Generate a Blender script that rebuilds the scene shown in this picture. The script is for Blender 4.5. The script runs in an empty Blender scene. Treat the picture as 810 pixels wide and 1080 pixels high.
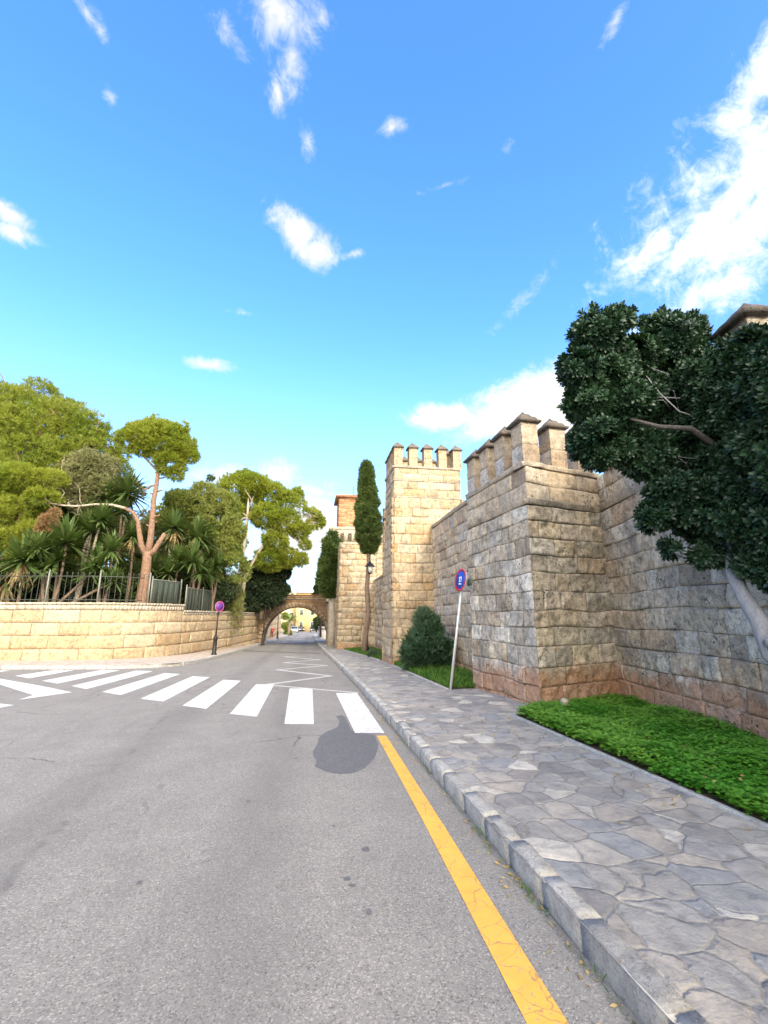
import bpy, bmesh, math, random
import numpy as np
from mathutils import Vector, Matrix
R = math.radians
SC = bpy.context.scene
COL = SC.collection

# ------------------------------------------------------------------ camera, world, sun, exposure
EYE = 1.5
PITCH, YAW, FPX = 12.907, 9.0005, 480.0
cam = bpy.data.cameras.new('camera'); camo = bpy.data.objects.new('camera', cam); COL.objects.link(camo)
cam.sensor_fit = 'VERTICAL'; cam.sensor_height = 36; cam.sensor_width = 27; cam.lens = 36 * FPX / 1080
cam.clip_start = 0.05; cam.clip_end = 3000
camo.location = (0, 0, EYE); camo.rotation_euler = (R(90 + PITCH), 0, R(-YAW))
SC.camera = camo

SUN_EL, SUN_AZ = 27.0, 167.0          # azimuth clockwise from +Y (the street direction): behind and to the right
SUN_STRENGTH, SUN_ANGLE = 2.15, 11.0
SKY_STRENGTH = 0.15
EXPOSURE = 1.06
SC.view_settings.view_transform = 'Standard'; SC.view_settings.look = 'None'
SC.view_settings.exposure = EXPOSURE; SC.view_settings.gamma = 1; SC.view_settings.use_curve_mapping = False
SC.cycles.max_bounces = 6; SC.cycles.diffuse_bounces = 4; SC.cycles.transparent_max_bounces = 6

def ray(px, py):
    p, y = R(PITCH), R(YAW)
    cx, cz = px - 405.0, -(py - 540.0)
    f = FPX * math.cos(p) - cz * math.sin(p); u = FPX * math.sin(p) + cz * math.cos(p)
    return Vector((cx * math.cos(y) + f * math.sin(y), -cx * math.sin(y) + f * math.cos(y), u))
def at(px, py, Y):
    """world point seen in direction (px,py) at the distance Y down the street"""
    r = ray(px, py); r = r * (Y / r.y); r.z += EYE; return r
SLOPE = 0.02043
def G(y): return -SLOPE * min(y, 150.0)

W = bpy.data.worlds.new('World'); SC.world = W; W.use_nodes = True
def build_world():
    nt = W.node_tree; N = nt.nodes; L = nt.links; N.clear()
    out = N.new('ShaderNodeOutputWorld'); bg = N.new('ShaderNodeBackground'); L.new(bg.outputs[0], out.inputs[0])
    bg.inputs[1].default_value = SKY_STRENGTH
    sky = N.new('ShaderNodeTexSky'); sky.sky_type = 'NISHITA'; sky.sun_disc = False
    sky.sun_elevation = R(SUN_EL); sky.sun_rotation = R(SUN_AZ); sky.air_density = 1.0; sky.dust_density = 1.2; sky.ozone_density = 2.0
    hs = N.new('ShaderNodeHueSaturation'); hs.inputs['Saturation'].default_value = 1.16; hs.inputs['Value'].default_value = 1.0
    gain = N.new('ShaderNodeMix'); gain.data_type = 'RGBA'; gain.blend_type = 'MULTIPLY'; gain.inputs[0].default_value = 1.0; gain.inputs[7].default_value = (1.55, 1.70, 2.12, 1)
    L.new(sky.outputs[0], gain.inputs[6]); L.new(gain.outputs[2], hs.inputs['Color'])
    tc = N.new('ShaderNodeTexCoord')
    def noise(scale, detail, rough, dist=0.0, vec=None):
        n = N.new('ShaderNodeTexNoise'); n.inputs['Scale'].default_value = scale; n.inputs['Detail'].default_value = detail
        n.inputs['Roughness'].default_value = rough; n.inputs['Distortion'].default_value = dist
        L.new(vec or tc.outputs['Generated'], n.inputs['Vector']); return n.outputs[0]
    def m(op, a, b=None, clamp=False):
        n = N.new('ShaderNodeMath'); n.operation = op; n.use_clamp = clamp
        for i, v in enumerate((a, b)):
            if v is None: continue
            if isinstance(v, (int, float)): n.inputs[i].default_value = v
            else: L.new(v, n.inputs[i])
        return n.outputs[0]
    n1 = noise(11, 9, 0.66, 0.9); n2 = noise(34, 8, 0.7, 1.0)
    nn = m('ADD', m('MULTIPLY', m('SUBTRACT', n1, 0.5), 2.2), m('MULTIPLY', m('SUBTRACT', n2, 0.5), 1.3))
    def blob(px, py, rx, ry, rot=0.0, amp=1.0):
        d = ray(px, py).normalized(); s = 1 / (FPX * 1.06)
        c = ray(px + 1, py).normalized() - d; k = 1 / c.length
        right = (ray(px + 1, py).normalized() - d).normalized(); up = (ray(px, py - 1).normalized() - d).normalized()
        ax = right * math.cos(R(rot)) + up * math.sin(R(rot)); ay = -right * math.sin(R(rot)) + up * math.cos(R(rot))
        ax = ax * (k / rx); ay = ay * (k / ry)
        sub = N.new('ShaderNodeVectorMath'); sub.operation = 'SUBTRACT'; L.new(tc.outputs['Generated'], sub.inputs[0]); sub.inputs[1].default_value = d
        def dot(v):
            q = N.new('ShaderNodeVectorMath'); q.operation = 'DOT_PRODUCT'; L.new(sub.outputs[0], q.inputs[0]); q.inputs[1].default_value = v
            return q.outputs['Value']
        a, b = dot(ax), dot(ay)
        r = m('SQRT', m('ADD', m('MULTIPLY', a, a), m('MULTIPLY', b, b)))
        return m('MULTIPLY', m('SUBTRACT', 1.0, r), amp)
    def layer(blobs, namp, lo, hi):
        acc = None
        for b in blobs:
            v = blob(*b); acc = v if acc is None else m('MAXIMUM', acc, v)
        acc = m('MAXIMUM', acc, -1.0)
        v = m('ADD', acc, m('MULTIPLY', nn, namp))
        mr = N.new('ShaderNodeMapRange'); mr.interpolation_type = 'SMOOTHSTEP'; L.new(v, mr.inputs[0])
        mr.inputs[1].default_value = lo; mr.inputs[2].default_value = hi
        return mr.outputs[0]
    puffs = layer([(300, 22, 56, 44, -10, 1.05), (308, 66, 28, 52, -12, .9), (292, 96, 14, 24, -10, .65), (240, 32, 34, 20, -30, .72), (325, 150, 15, 28, 5, .75), (316, 246, 40, 28, -25, 1.05), (334, 262, 34, 26, 10, 1.0), (372, 268, 24, 7, 15, .6),
                   (415, 134, 24, 11, 10, .62), (4, 222, 34, 22, -20, .95), (12, 245, 34, 16, 10, .9), (222, 385, 42, 11, 0, .95), (258, 330, 26, 6, 0, .6), (92, 14, 16, 30, 40, .55), (118, 105, 10, 18, 0, .5),
                   (650, 20, 12, 40, -15, .55), (470, 195, 34, 6, 10, .5), (536, 155, 10, 10, 0, .5), (545, 320, 12, 70, -42, .40)], 0.80, 0.10, 1.05)
    cumulus = layer([(560, 425, 110, 44, 14, 1.3), (470, 440, 62, 20, 0, 1.0), (610, 440, 90, 60, 0, 1.2), (240, 505, 46, 22, 0, .7), (330, 560, 70, 60, 0, .95), (290, 500, 40, 22, 0, .6)], 0.55, 0.05, 0.75)
    band = layer([(815, 165, 215, 70, 56, 1.15), (800, 230, 110, 60, 45, 1.2), (690, 262, 78, 40, 35, .8), (760, 300, 100, 40, 20, .85), (700, 335, 80, 24, 15, .7), (760, 190, 130, 60, 52, .7), (812, 70, 46, 80, -8, .95), (700, 215, 70, 50, 45, .55)], 1.0, 0.0, 1.15)
    # bright warm cloud added in the unseen sky behind and overhead, as fill light
    d = N.new('ShaderNodeVectorMath'); d.operation = 'DOT_PRODUCT'; L.new(tc.outputs['Generated'], d.inputs[0])
    d.inputs[1].default_value = (0.25, -0.93, 0.25)
    n3 = noise(2.2, 6, 0.55, 0.3)
    cov = N.new('ShaderNodeMapRange'); cov.interpolation_type = 'SMOOTHSTEP'
    L.new(m('ADD', d.outputs['Value'], m('MULTIPLY', m('SUBTRACT', n3, 0.5), 1.6)), cov.inputs[0]); cov.inputs[1].default_value = 0.2; cov.inputs[2].default_value = 0.8
    def mixc(fac, a, col):
        mx = N.new('ShaderNodeMix'); mx.data_type = 'RGBA'; L.new(fac, mx.inputs[0]); L.new(a, mx.inputs[6]); mx.inputs[7].default_value = (*col, 1)
        return mx.outputs[2]
    CL = 1.0 / SKY_STRENGTH
    zz = N.new('ShaderNodeSeparateXYZ'); L.new(tc.outputs['Generated'], zz.inputs[0])
    low = N.new('ShaderNodeMapRange'); low.interpolation_type = 'SMOOTHSTEP'; L.new(zz.outputs[2], low.inputs[0])
    for i_, v_ in ((1, 0.0), (2, 0.58), (3, 0.72), (4, 0.0)): low.inputs[i_].default_value = v_
    pale = mixc(low.outputs[0], hs.outputs[0], (CL * .37, CL * .455, CL * .485))      # thin milky veil low in the sky
    c = mixc(cov.outputs[0], pale, (CL * CLOUD_FILL, CL * CLOUD_FILL * .93, CL * CLOUD_FILL * .80))
    c = mixc(puffs, c, (CL * .54, CL * .54, CL * .53))
    c = mixc(cumulus, c, (CL * .60, CL * .60, CL * .59))
    c = mixc(band, c, (CL * .70, CL * .71, CL * .70))
    L.new(c, bg.inputs[0])
CLOUD_FILL = 3.0
build_world()
def sun_dir():
    e, a = R(SUN_EL), R(SUN_AZ)
    return Vector((math.sin(a) * math.cos(e), math.cos(a) * math.cos(e), math.sin(e)))
sl = bpy.data.lights.new('sun', 'SUN'); sl.energy = SUN_STRENGTH; sl.angle = R(SUN_ANGLE); sl.color = (1.0, 0.89, 0.72)
so = bpy.data.objects.new('sun', sl); COL.objects.link(so); so.location = (8, -20, 20)
so.rotation_euler = sun_dir().to_track_quat('Z', 'Y').to_euler()

# ------------------------------------------------------------------ helpers
def tag(o, label=None, cat=None, group=None, kind=None):
    if label: o['label'] = label
    if cat: o['category'] = cat
    if group: o['group'] = group
    if kind: o['kind'] = kind
    return o
def empty(name, loc, label, cat, group=None, rot=(0, 0, 0)):
    o = bpy.data.objects.new(name, None); COL.objects.link(o); o.location = loc; o.rotation_euler = rot; o.empty_display_size = .2
    bpy.context.view_layer.update()
    return tag(o, label, cat, group)
class MB:
    def __init__(s): s.v, s.f, s.c, s.n = [], [], [], 0
    def add(s, v, f, c=None):
        v = np.asarray(v, float).reshape(-1, 3)
        if c is None: c = np.tile((.5, 1, .1, .5), (len(v), 1))
        c = np.asarray(c, float)
        if c.ndim == 1: c = np.tile(c, (len(v), 1))
        s.v.append(v); s.c.append(c)
        groups = {}
        if isinstance(f, np.ndarray): s.f.append(f + s.n)
        else:
            for q in f: groups.setdefault(len(q), []).append(q)
            for k in groups: s.f.append(np.array(groups[k]) + s.n)
        s.n += len(v)
    def box(s, c, size, rot=None, col=None):
        h = np.array(size) / 2
        v = np.array([(x, y, z) for x in (-1, 1) for y in (-1, 1) for z in (-1, 1)]) * h
        if rot is not None: v = v @ np.array(rot.to_3x3()).T if hasattr(rot, 'to_3x3') else v @ np.array(rot).T
        s.add(v + np.array(c), [(0, 1, 3, 2), (4, 6, 7, 5), (0, 4, 5, 1), (2, 3, 7, 6), (0, 2, 6, 4), (1, 5, 7, 3)], col)
    def tube(s, pts, rad, seg=8, cap=True, col=None):
        pts = [Vector(p) for p in pts]
        if not hasattr(rad, '__len__'): rad = [rad] * len(pts)
        V = []; ref = Vector((0.31, 0.17, 0.93))
        for i, p in enumerate(pts):
            d = (pts[min(i + 1, len(pts) - 1)] - pts[max(i - 1, 0)]).normalized()
            a = d.cross(ref)
            if a.length < .1: a = d.cross(Vector((1, 0, 0)))
            a.normalize(); b = d.cross(a)
            for k in range(seg):
                t = 2 * math.pi * k / seg
                V.append(p + (a * math.cos(t) + b * math.sin(t)) * rad[i])
        F = []
        for i in range(len(pts) - 1):
            for k in range(seg):
                F.append((i * seg + k, i * seg + (k + 1) % seg, (i + 1) * seg + (k + 1) % seg, (i + 1) * seg + k))
        if cap: F += [tuple(range(seg - 1, -1, -1)), tuple((len(pts) - 1) * seg + k for k in range(seg))]
        s.add([tuple(v) for v in V], F, col)
    def lathe(s, prof, seg=16, c=(0, 0, 0), col=None):
        V, F = [], []
        for r, z in prof:
            for k in range(seg):
                t = 2 * math.pi * k / seg; V.append((c[0] + r * math.cos(t), c[1] + r * math.sin(t), c[2] + z))
        for i in range(len(prof) - 1):
            for k in range(seg): F.append((i * seg + k, i * seg + (k + 1) % seg, (i + 1) * seg + (k + 1) % seg, (i + 1) * seg + k))
        F += [tuple(range(seg - 1, -1, -1)), tuple((len(prof) - 1) * seg + k for k in range(seg))]
        s.add(V, F, col)
    def prism(s, poly, z0, z1, col=None):
        n = len(poly); f0 = z0 if callable(z0) else (lambda x, y: z0); f1 = z1 if callable(z1) else (lambda x, y: z1)
        V = [(x, y, f0(x, y)) for x, y in poly] + [(x, y, f1(x, y)) for x, y in poly]
        F = [tuple(range(n - 1, -1, -1)), tuple(range(n, 2 * n))] + [(i, (i + 1) % n, n + (i + 1) % n, n + i) for i in range(n)]
        s.add(V, F, col)
    def build(s, name, mat, parent=None, smooth=False, bevel=0.0):
        v = np.concatenate(s.v); c = np.concatenate(s.c); me = bpy.data.meshes.new(name)
        me.vertices.add(len(v)); me.vertices.foreach_set('co', v.astype(np.float32).ravel())
        loops = np.concatenate([f.ravel() for f in s.f]); tot = np.concatenate([np.full(len(f), f.shape[1]) for f in s.f])
        st = np.concatenate([[0], np.cumsum(tot)[:-1]])
        me.loops.add(len(loops)); me.loops.foreach_set('vertex_index', loops.astype(np.int32))
        me.polygons.add(len(tot)); me.polygons.foreach_set('loop_start', st.astype(np.int32)); me.polygons.foreach_set('loop_total', tot.astype(np.int32))
        if smooth: me.polygons.foreach_set('use_smooth', np.ones(len(tot), bool))
        me.update(calc_edges=True)
        a = me.attributes.new('col', 'FLOAT_COLOR', 'POINT'); a.data.foreach_set('color', c.astype(np.float32).ravel())
        me.materials.append(mat); me.validate()
        o = bpy.data.objects.new(name, me); COL.objects.link(o)
        if parent is not None:
            o.parent = parent
            o.matrix_parent_inverse = parent.matrix_world.inverted() if parent.get('_world', True) else Matrix()
        if bevel:
            b = o.modifiers.new('bevel', 'BEVEL'); b.width = bevel; b.segments = 2; b.limit_method = 'ANGLE'
        return o
def copy_tree(o, parent=None):
    c = o.copy(); COL.objects.link(c)
    if parent is not None: c.parent = parent
    for ch in list(o.children): copy_tree(ch, c)
    return c

def _h(ix, iy, iz, seed):
    n = (ix.astype(np.int64) * 374761393 + iy.astype(np.int64) * 668265263 + iz.astype(np.int64) * 1442695041 + seed * 974711) & 0xffffffff
    n = ((n ^ (n >> 13)) * 1274126177) & 0xffffffff
    n = ((n ^ (n >> 16)) * 2246822519) & 0xffffffff
    return (n & 0xffff) / 32767.5 - 1
def vnoise(p, seed=0):
    p = np.asarray(p, float); i = np.floor(p).astype(np.int64); f = p - i; f = f * f * (3 - 2 * f)
    r = 0
    for a in (0, 1):
        for b in (0, 1):
            for c in (0, 1):
                w = (f[:, 0] if a else 1 - f[:, 0]) * (f[:, 1] if b else 1 - f[:, 1]) * (f[:, 2] if c else 1 - f[:, 2])
                r = r + w * _h(i[:, 0] + a, i[:, 1] + b, i[:, 2] + c, seed)
    return r
def fbm(p, seed=0, o=3):
    return sum(vnoise(np.asarray(p) * 2 ** k, seed + k * 17) / 2 ** k for k in range(o)) / 1.75
def smooth_path(pts, n=6):
    """Catmull-Rom through 2-D points"""
    P = [np.array(p, float) for p in pts]; P = [2 * P[0] - P[1]] + P + [2 * P[-1] - P[-2]]; out = []
    for i in range(1, len(P) - 2):
        for k in range(n):
            t = k / n; a, b, c, d = P[i - 1:i + 3]
            out.append(.5 * ((2 * b) + (-a + c) * t + (2 * a - 5 * b + 4 * c - d) * t * t + (-a + 3 * b - 3 * c + d) * t ** 3))
    out.append(P[-2]); return np.array(out)

# ------------------------------------------------------------------ materials
def newmat(name):
    m = bpy.data.materials.new(name); m.use_nodes = True; nt = m.node_tree
    return m, nt, nt.nodes, nt.links, nt.nodes['Principled BSDF']
class NT:
    """small node-graph writer"""
    def __init__(s, name, rough=.85, spec=.3):
        s.m, s.nt, s.N, s.L, s.b = newmat(name); s.b.inputs['Roughness'].default_value = rough; s.b.inputs['Specular IOR Level'].default_value = spec
        s.geo = s.N.new('ShaderNodeNewGeometry'); s.pos = s.geo.outputs['Position']
    def set(s, inp, v):
        if isinstance(v, (int, float)): inp.default_value = v
        elif isinstance(v, tuple): inp.default_value = (*v, 1) if len(v) == 3 and inp.type == 'RGBA' else v
        else: s.L.new(v, inp)
    def noise(s, scale, detail=6, rough=.6, dist=0., vec=None, out=0):
        n = s.N.new('ShaderNodeTexNoise'); s.L.new(vec or s.pos, n.inputs['Vector'])
        for k, v in (('Scale', scale), ('Detail', detail), ('Roughness', rough), ('Distortion', dist)): n.inputs[k].default_value = v
        return n.outputs[out]
    def voro(s, scale, feature='F1', out='Distance', vec=None, rand=1.):
        n = s.N.new('ShaderNodeTexVoronoi'); n.feature = feature; s.L.new(vec or s.pos, n.inputs['Vector']); n.inputs['Scale'].default_value = scale
        n.inputs['Randomness'].default_value = rand; return n.outputs[out]
    def math(s, op, a, b=0., clamp=False):
        n = s.N.new('ShaderNodeMath'); n.operation = op; n.use_clamp = clamp; s.set(n.inputs[0], a); s.set(n.inputs[1], b); return n.outputs[0]
    def map(s, v, a, b, c=0., d=1., smooth=True):
        n = s.N.new('ShaderNodeMapRange'); n.interpolation_type = 'SMOOTHSTEP' if smooth else 'LINEAR'
        for i, x in enumerate((v, a, b, c, d)): s.set(n.inputs[i], x)
        return n.outputs[0]
    def ramp(s, v, stops, interp='LINEAR'):
        n = s.N.new('ShaderNodeValToRGB'); n.color_ramp.interpolation = interp; e = n.color_ramp.elements
        while len(e) < len(stops): e.new(.5)
        for q, (p, c) in zip(e, stops): q.position = p; q.color = (*c, 1)
        s.L.new(v, n.inputs[0]); return n.outputs[0]
    def mix(s, fac, a, b, mode='MIX'):
        n = s.N.new('ShaderNodeMix'); n.data_type = 'RGBA'; n.blend_type = mode; s.set(n.inputs[0], fac); s.set(n.inputs[6], a); s.set(n.inputs[7], b); return n.outputs[2]
    def attr(s, name='col'):
        n = s.N.new('ShaderNodeAttribute'); n.attribute_name = name; sp = s.N.new('ShaderNodeSeparateColor'); s.L.new(n.outputs['Color'], sp.inputs[0])
        return sp.outputs[0], sp.outputs[1], sp.outputs[2], n.outputs['Alpha']
    def xyz(s, v=None):
        n = s.N.new('ShaderNodeSeparateXYZ'); s.L.new(v or s.pos, n.inputs[0]); return n.outputs
    def scalev(s, v, sc):
        n = s.N.new('ShaderNodeVectorMath'); n.operation = 'MULTIPLY'; s.L.new(v, n.inputs[0]); n.inputs[1].default_value = sc; return n.outputs[0]
    def warp(s, v, scale, amt):
        nz = s.noise(scale, 3, .5, vec=v, out=1); a = s.N.new('ShaderNodeVectorMath'); a.operation = 'SUBTRACT'; s.L.new(nz, a.inputs[0]); a.inputs[1].default_value = (.5, .5, .5)
        b = s.N.new('ShaderNodeVectorMath'); b.operation = 'MULTIPLY_ADD'; s.L.new(a.outputs[0], b.inputs[0]); b.inputs[1].default_value = (amt,) * 3; s.L.new(v, b.inputs[2]); return b.outputs[0]
    def bump(s, h, strength=.5, dist=.01, prev=None):
        n = s.N.new('ShaderNodeBump'); n.inputs['Strength'].default_value = strength; n.inputs['Distance'].default_value = dist; s.L.new(h, n.inputs['Height'])
        if prev is not None: s.L.new(prev, n.inputs['Normal'])
        s.L.new(n.outputs[0], s.b.inputs['Normal']); return n.outputs[0]
    def col(s, c): s.set(s.b.inputs['Base Color'], c); return s
def plain(name, c, rough=.6, metal=0., var=.12, spec=.4, scale=20):
    t = NT(name, rough, spec); n = t.noise(scale, 5)
    t.col(t.mix(1., c, t.ramp(n, [(.3, (1 - var * 2,) * 3), (.7, (1 + var,) * 3)]), 'MULTIPLY')); t.b.inputs['Metallic'].default_value = metal
    return t.m
def stone(name, pal, mortar, orange=0.0, lichen=.5, pits=.6, mottle=.35, bump=.7, bluewash=0.):
    t = NT(name, .92, .2); r, e, h, r2 = t.attr()
    n = len(pal); c = t.ramp(r, [(i / (n - 1), p) for i, p in enumerate(pal)])
    n1 = t.noise(8, 11, .74); n2 = t.noise(1.5, 7, .66, .5); n3 = t.noise(22, 6, .7); n4 = t.noise(2.6, 8, .7, .8)
    c = t.mix(1., c, t.ramp(n1, [(.28, (1 - mottle * 1.3,) * 3), (.5, (1, 1, 1)), (.72, (1 + mottle * .7, 1 + mottle * .66, 1 + mottle * .6))]), 'MULTIPLY')
    c = t.mix(t.math('MULTIPLY', t.map(n2, .5, .68), lichen), c, t.mix(n3, (.10, .095, .085), (.20, .185, .165)))
    c = t.mix(t.math('MULTIPLY', t.map(n4, .56, .70), .5), c, (.46, .30, .16))
    if bluewash: c = t.mix(t.math('MULTIPLY', t.map(t.noise(.9, 6, .65, .5), .42, .62), bluewash), c, (.33, .36, .40))
    if orange:
        f = t.map(t.math('ADD', t.math('MULTIPLY', h, 10.), t.math('ADD', t.math('MULTIPLY', t.math('SUBTRACT', n1, .5), .7), t.math('MULTIPLY', t.math('SUBTRACT', n2, .5), .9))), orange - .2, orange + .2, 1., 0.)
        c = t.mix(t.math('MULTIPLY', f, .78), c, t.mix(n1, (.30, .13, .065), (.46, .26, .15)))
    c = t.mix(1., c, t.ramp(t.noise(34, 8, .78), [(.34, (.55, .53, .50)), (.48, (1, 1, 1)), (.66, (1.22, 1.2, 1.16))]), 'MULTIPLY')
    ck = t.voro(3.4, 'DISTANCE_TO_EDGE', 'Distance', t.warp(t.warp(t.pos, 2.2, .35), 11., .05)); ckm = t.math('MULTIPLY', t.map(ck, .004, .016, 1., 0.), t.map(t.noise(1.9, 4, .6), .50, .60))
    c = t.mix(t.math('MULTIPLY', ckm, pits * .8), c, (.07, .06, .05))
    pv = t.voro(14); pm = t.map(t.noise(3.2, 4, .6), .52, .66); pit = t.math('MULTIPLY', t.map(pv, .12, .3, 1., 0.), pm)
    pit2 = t.math('MULTIPLY', t.map(t.voro(42), .15, .34, 1., 0.), t.map(t.noise(4.7, 5, .65), .47, .6))
    c = t.mix(t.math('MULTIPLY', pit, pits), c, (.055, .048, .04)); c = t.mix(t.math('MULTIPLY', pit2, pits * .8), c, (.09, .078, .065))
    j = t.map(t.math('ADD', e, t.math('MULTIPLY', t.math('SUBTRACT', n3, .5), .5)), .05, .55, 1., 0.)
    jc = t.mix(t.map(n2, .36, .52), mortar, (.09, .08, .068))
    c = t.mix(t.math('MULTIPLY', j, .85), c, jc)
    t.col(c)
    b = t.bump(t.math('ADD', t.math('MULTIPLY', n1, 1.), t.math('MULTIPLY', pit, -.9)), bump, .03)
    t.bump(t.math('ADD', n3, t.math('MULTIPLY', pit2, -.8)), bump, .016, b); return t.m
CREAM, OCHRE, GREY, BLUE, BROWN, DARK = (.48, .38, .26), (.41, .28, .15), (.36, .335, .30), (.43, .44, .46), (.30, .22, .15), (.22, .195, .17)
M = {}
M['stone_gray'] = stone('old_gray_stone', [(.30, .25, .19), (.50, .44, .35), (.46, .35, .24), (.60, .55, .47), (.34, .30, .25), (.56, .47, .34), (.42, .38, .32), (.66, .61, .52)], (.42, .37, .29), .70, .6, 1., .68, 1., .05)
M['stone_mixed'] = stone('old_mixed_stone', [GREY, (.40, .32, .23), CREAM, (.50, .42, .32), BROWN, (.54, .47, .36), (.44, .40, .36)], (.36, .30, .22), .35, .5, .9, .5, .9, .12)
M['stone_cream'] = stone('cream_stone', [(.43, .335, .225), (.47, .37, .25), (.38, .255, .135), (.48, .40, .29), (.35, .265, .17), (.46, .38, .275)], (.28, .21, .13), .3, .4, .9, .52, 1.)
M['stone_yellow'] = stone('yellow_ashlar', [(.42, .315, .19), (.47, .37, .235), (.38, .265, .15), (.49, .40, .275), (.40, .285, .165)], (.52, .44, .33), .0, .3, .7, .5, 1.)
M['stone_red'] = stone('red_tower_stone', [(.36, .15, .075), (.42, .25, .14), (.33, .125, .055), (.42, .29, .18)], (.5, .38, .25), .0, .1, .3, .3, .6)
M['cap'] = stone('weathered_cap_stone', [(.085, .075, .065), (.11, .092, .075), (.15, .125, .095)], DARK, 0., .75, .4, .4, .9)
M['course'] = stone('moulded_course_stone', [GREY, (.40, .33, .25), (.46, .39, .30)], DARK, 0., .6, .5, .4, .8)
M['coping_pale'] = stone('pale_coping_stone', [(.50, .44, .34), (.42, .36, .28), (.56, .50, .40)], (.2, .16, .12), 0., .4, .4, .35, .7)
def bricky(name, c1, c2, mortar, sx, sy):
    t = NT(name, .9, .2); tc = t.N.new('ShaderNodeTexCoord'); mp = t.N.new('ShaderNodeCombineXYZ'); x = t.xyz()
    t.L.new(t.math('ADD', x[0], x[1]), mp.inputs[0]); t.L.new(x[2], mp.inputs[1])
    b = t.N.new('ShaderNodeTexBrick'); t.L.new(mp.outputs[0], b.inputs['Vector'])
    for k, v in (('Color1', (*c1, 1)), ('Color2', (*c2, 1)), ('Mortar', (*mortar, 1)), ('Scale', 1.), ('Mortar Size', .012), ('Brick Width', sx), ('Row Height', sy)): b.inputs[k].default_value = v
    n = t.noise(1.3, 8, .65, .4); n2 = t.noise(9, 6)
    c = t.mix(1., b.outputs[0], t.ramp(n, [(.3, (.55, .52, .48)), (.55, (1, 1, 1)), (.75, (1.2, 1.15, 1.05))]), 'MULTIPLY')
    c = t.mix(t.math('MULTIPLY', t.map(n2, .55, .7), .4), c, DARK); t.col(c); t.bump(t.math('ADD', b.outputs[1], n2), .5, .03); return t.m
M['bridge'] = bricky('bridge_stone', (.36, .24, .14), (.28, .18, .11), (.16, .11, .07), .6, .3)
M['arch_ring'] = bricky('arch_ring_stone', (.42, .31, .20), (.35, .25, .16), (.2, .15, .1), .25, .5)
M['facade_cream'] = plain('cream_render', (.72, .62, .42), .9, 0, .06, .2, 2)
M['facade_yellow'] = plain('yellow_render', (.70, .52, .24), .9, 0, .06, .2, 2)
M['facade_white'] = plain('white_render', (.74, .70, .62), .9, 0, .06, .2, 2)
M['tile'] = plain('roof_tile', (.36, .17, .09), .9, 0, .3, .2, 9)

def asphalt():
    t = NT('asphalt', .88, .25); x = t.xyz()
    big = t.noise(.35, 5, .6); mid = t.noise(2.2, 6, .65); fine = t.noise(140, 3, .8); v = t.voro(130, 'F1', 'Color'); sp = t.N.new('ShaderNodeSeparateColor'); t.L.new(v, sp.inputs[0])
    c = t.mix(big, (.185, .172, .155), (.235, .219, .198))
    c = t.mix(1., c, t.ramp(mid, [(.3, (.9,) * 3), (.7, (1.09,) * 3)]), 'MULTIPLY')
    c = t.mix(1., c, t.ramp(sp.outputs[0], [(.0, (.52,) * 3), (.2, (.88,) * 3), (.8, (1.05,) * 3), (1., (1.6, 1.58, 1.53))]), 'MULTIPLY')
    c = t.mix(t.math('MULTIPLY', t.map(fine, .5, .75), .35), c, (.36, .35, .33))
    # polished wheel tracks along the lane and one long resurfacing seam
    wx = t.math('ADD', x[0], t.math('MULTIPLY', t.math('SUBTRACT', t.noise(.4, 3), .5), .5))
    tr = t.math('MAXIMUM', t.map(t.math('ABSOLUTE', t.math('ADD', wx, .35)), .0, .5, 1., 0.), t.map(t.math('ABSOLUTE', t.math('ADD', wx, 2.1)), 0., .5, 1., 0.))
    c = t.mix(t.math('MULTIPLY', tr, .30), c, (.11, .104, .096))
    seam = t.map(t.math('ABSOLUTE', t.math('ADD', t.math('ADD', x[0], t.math('MULTIPLY', x[1], .12)), t.math('ADD', 1.35, t.math('MULTIPLY', t.math('SUBTRACT', mid, .5), .22)))), .0, .06, 1., 0.)
    c = t.mix(t.math('MULTIPLY', t.math('MULTIPLY', seam, t.map(t.noise(3., 4), .45, .65)), .55), c, (.10, .095, .09))
    ckr = t.voro(.42, 'DISTANCE_TO_EDGE', 'Distance', t.warp(t.warp(t.pos, .8, .9), 7., .08)); c = t.mix(t.math('MULTIPLY', t.math('MULTIPLY', t.map(ckr, .002, .009, 1., 0.), t.map(t.noise(.55, 3), .50, .60)), .7), c, (.07, .066, .062))
    c = t.mix(t.math('MULTIPLY', t.map(t.noise(1.1, 7, .7, 1.2, t.scalev(t.pos, (1.6, .35, 1.))), .52, .68), .35), c, (.14, .132, .122))
    spots = t.map(t.voro(1.15), .035, .06, 1., 0.); c = t.mix(t.math('MULTIPLY', spots, t.map(t.noise(.9, 2), .5, .56)), c, (.045, .044, .045))
    c = t.mix(t.math('MULTIPLY', t.map(t.math('ADD', x[0], t.math('MULTIPLY', t.math('SUBTRACT', mid, .5), .25)), 1.12, 1.34), .35), c, (.20, .18, .15))
    t.col(c); b = t.bump(sp.outputs[1], .45, .006); t.bump(fine, .5, .004, b); return t.m
M['asphalt'] = asphalt()
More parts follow.
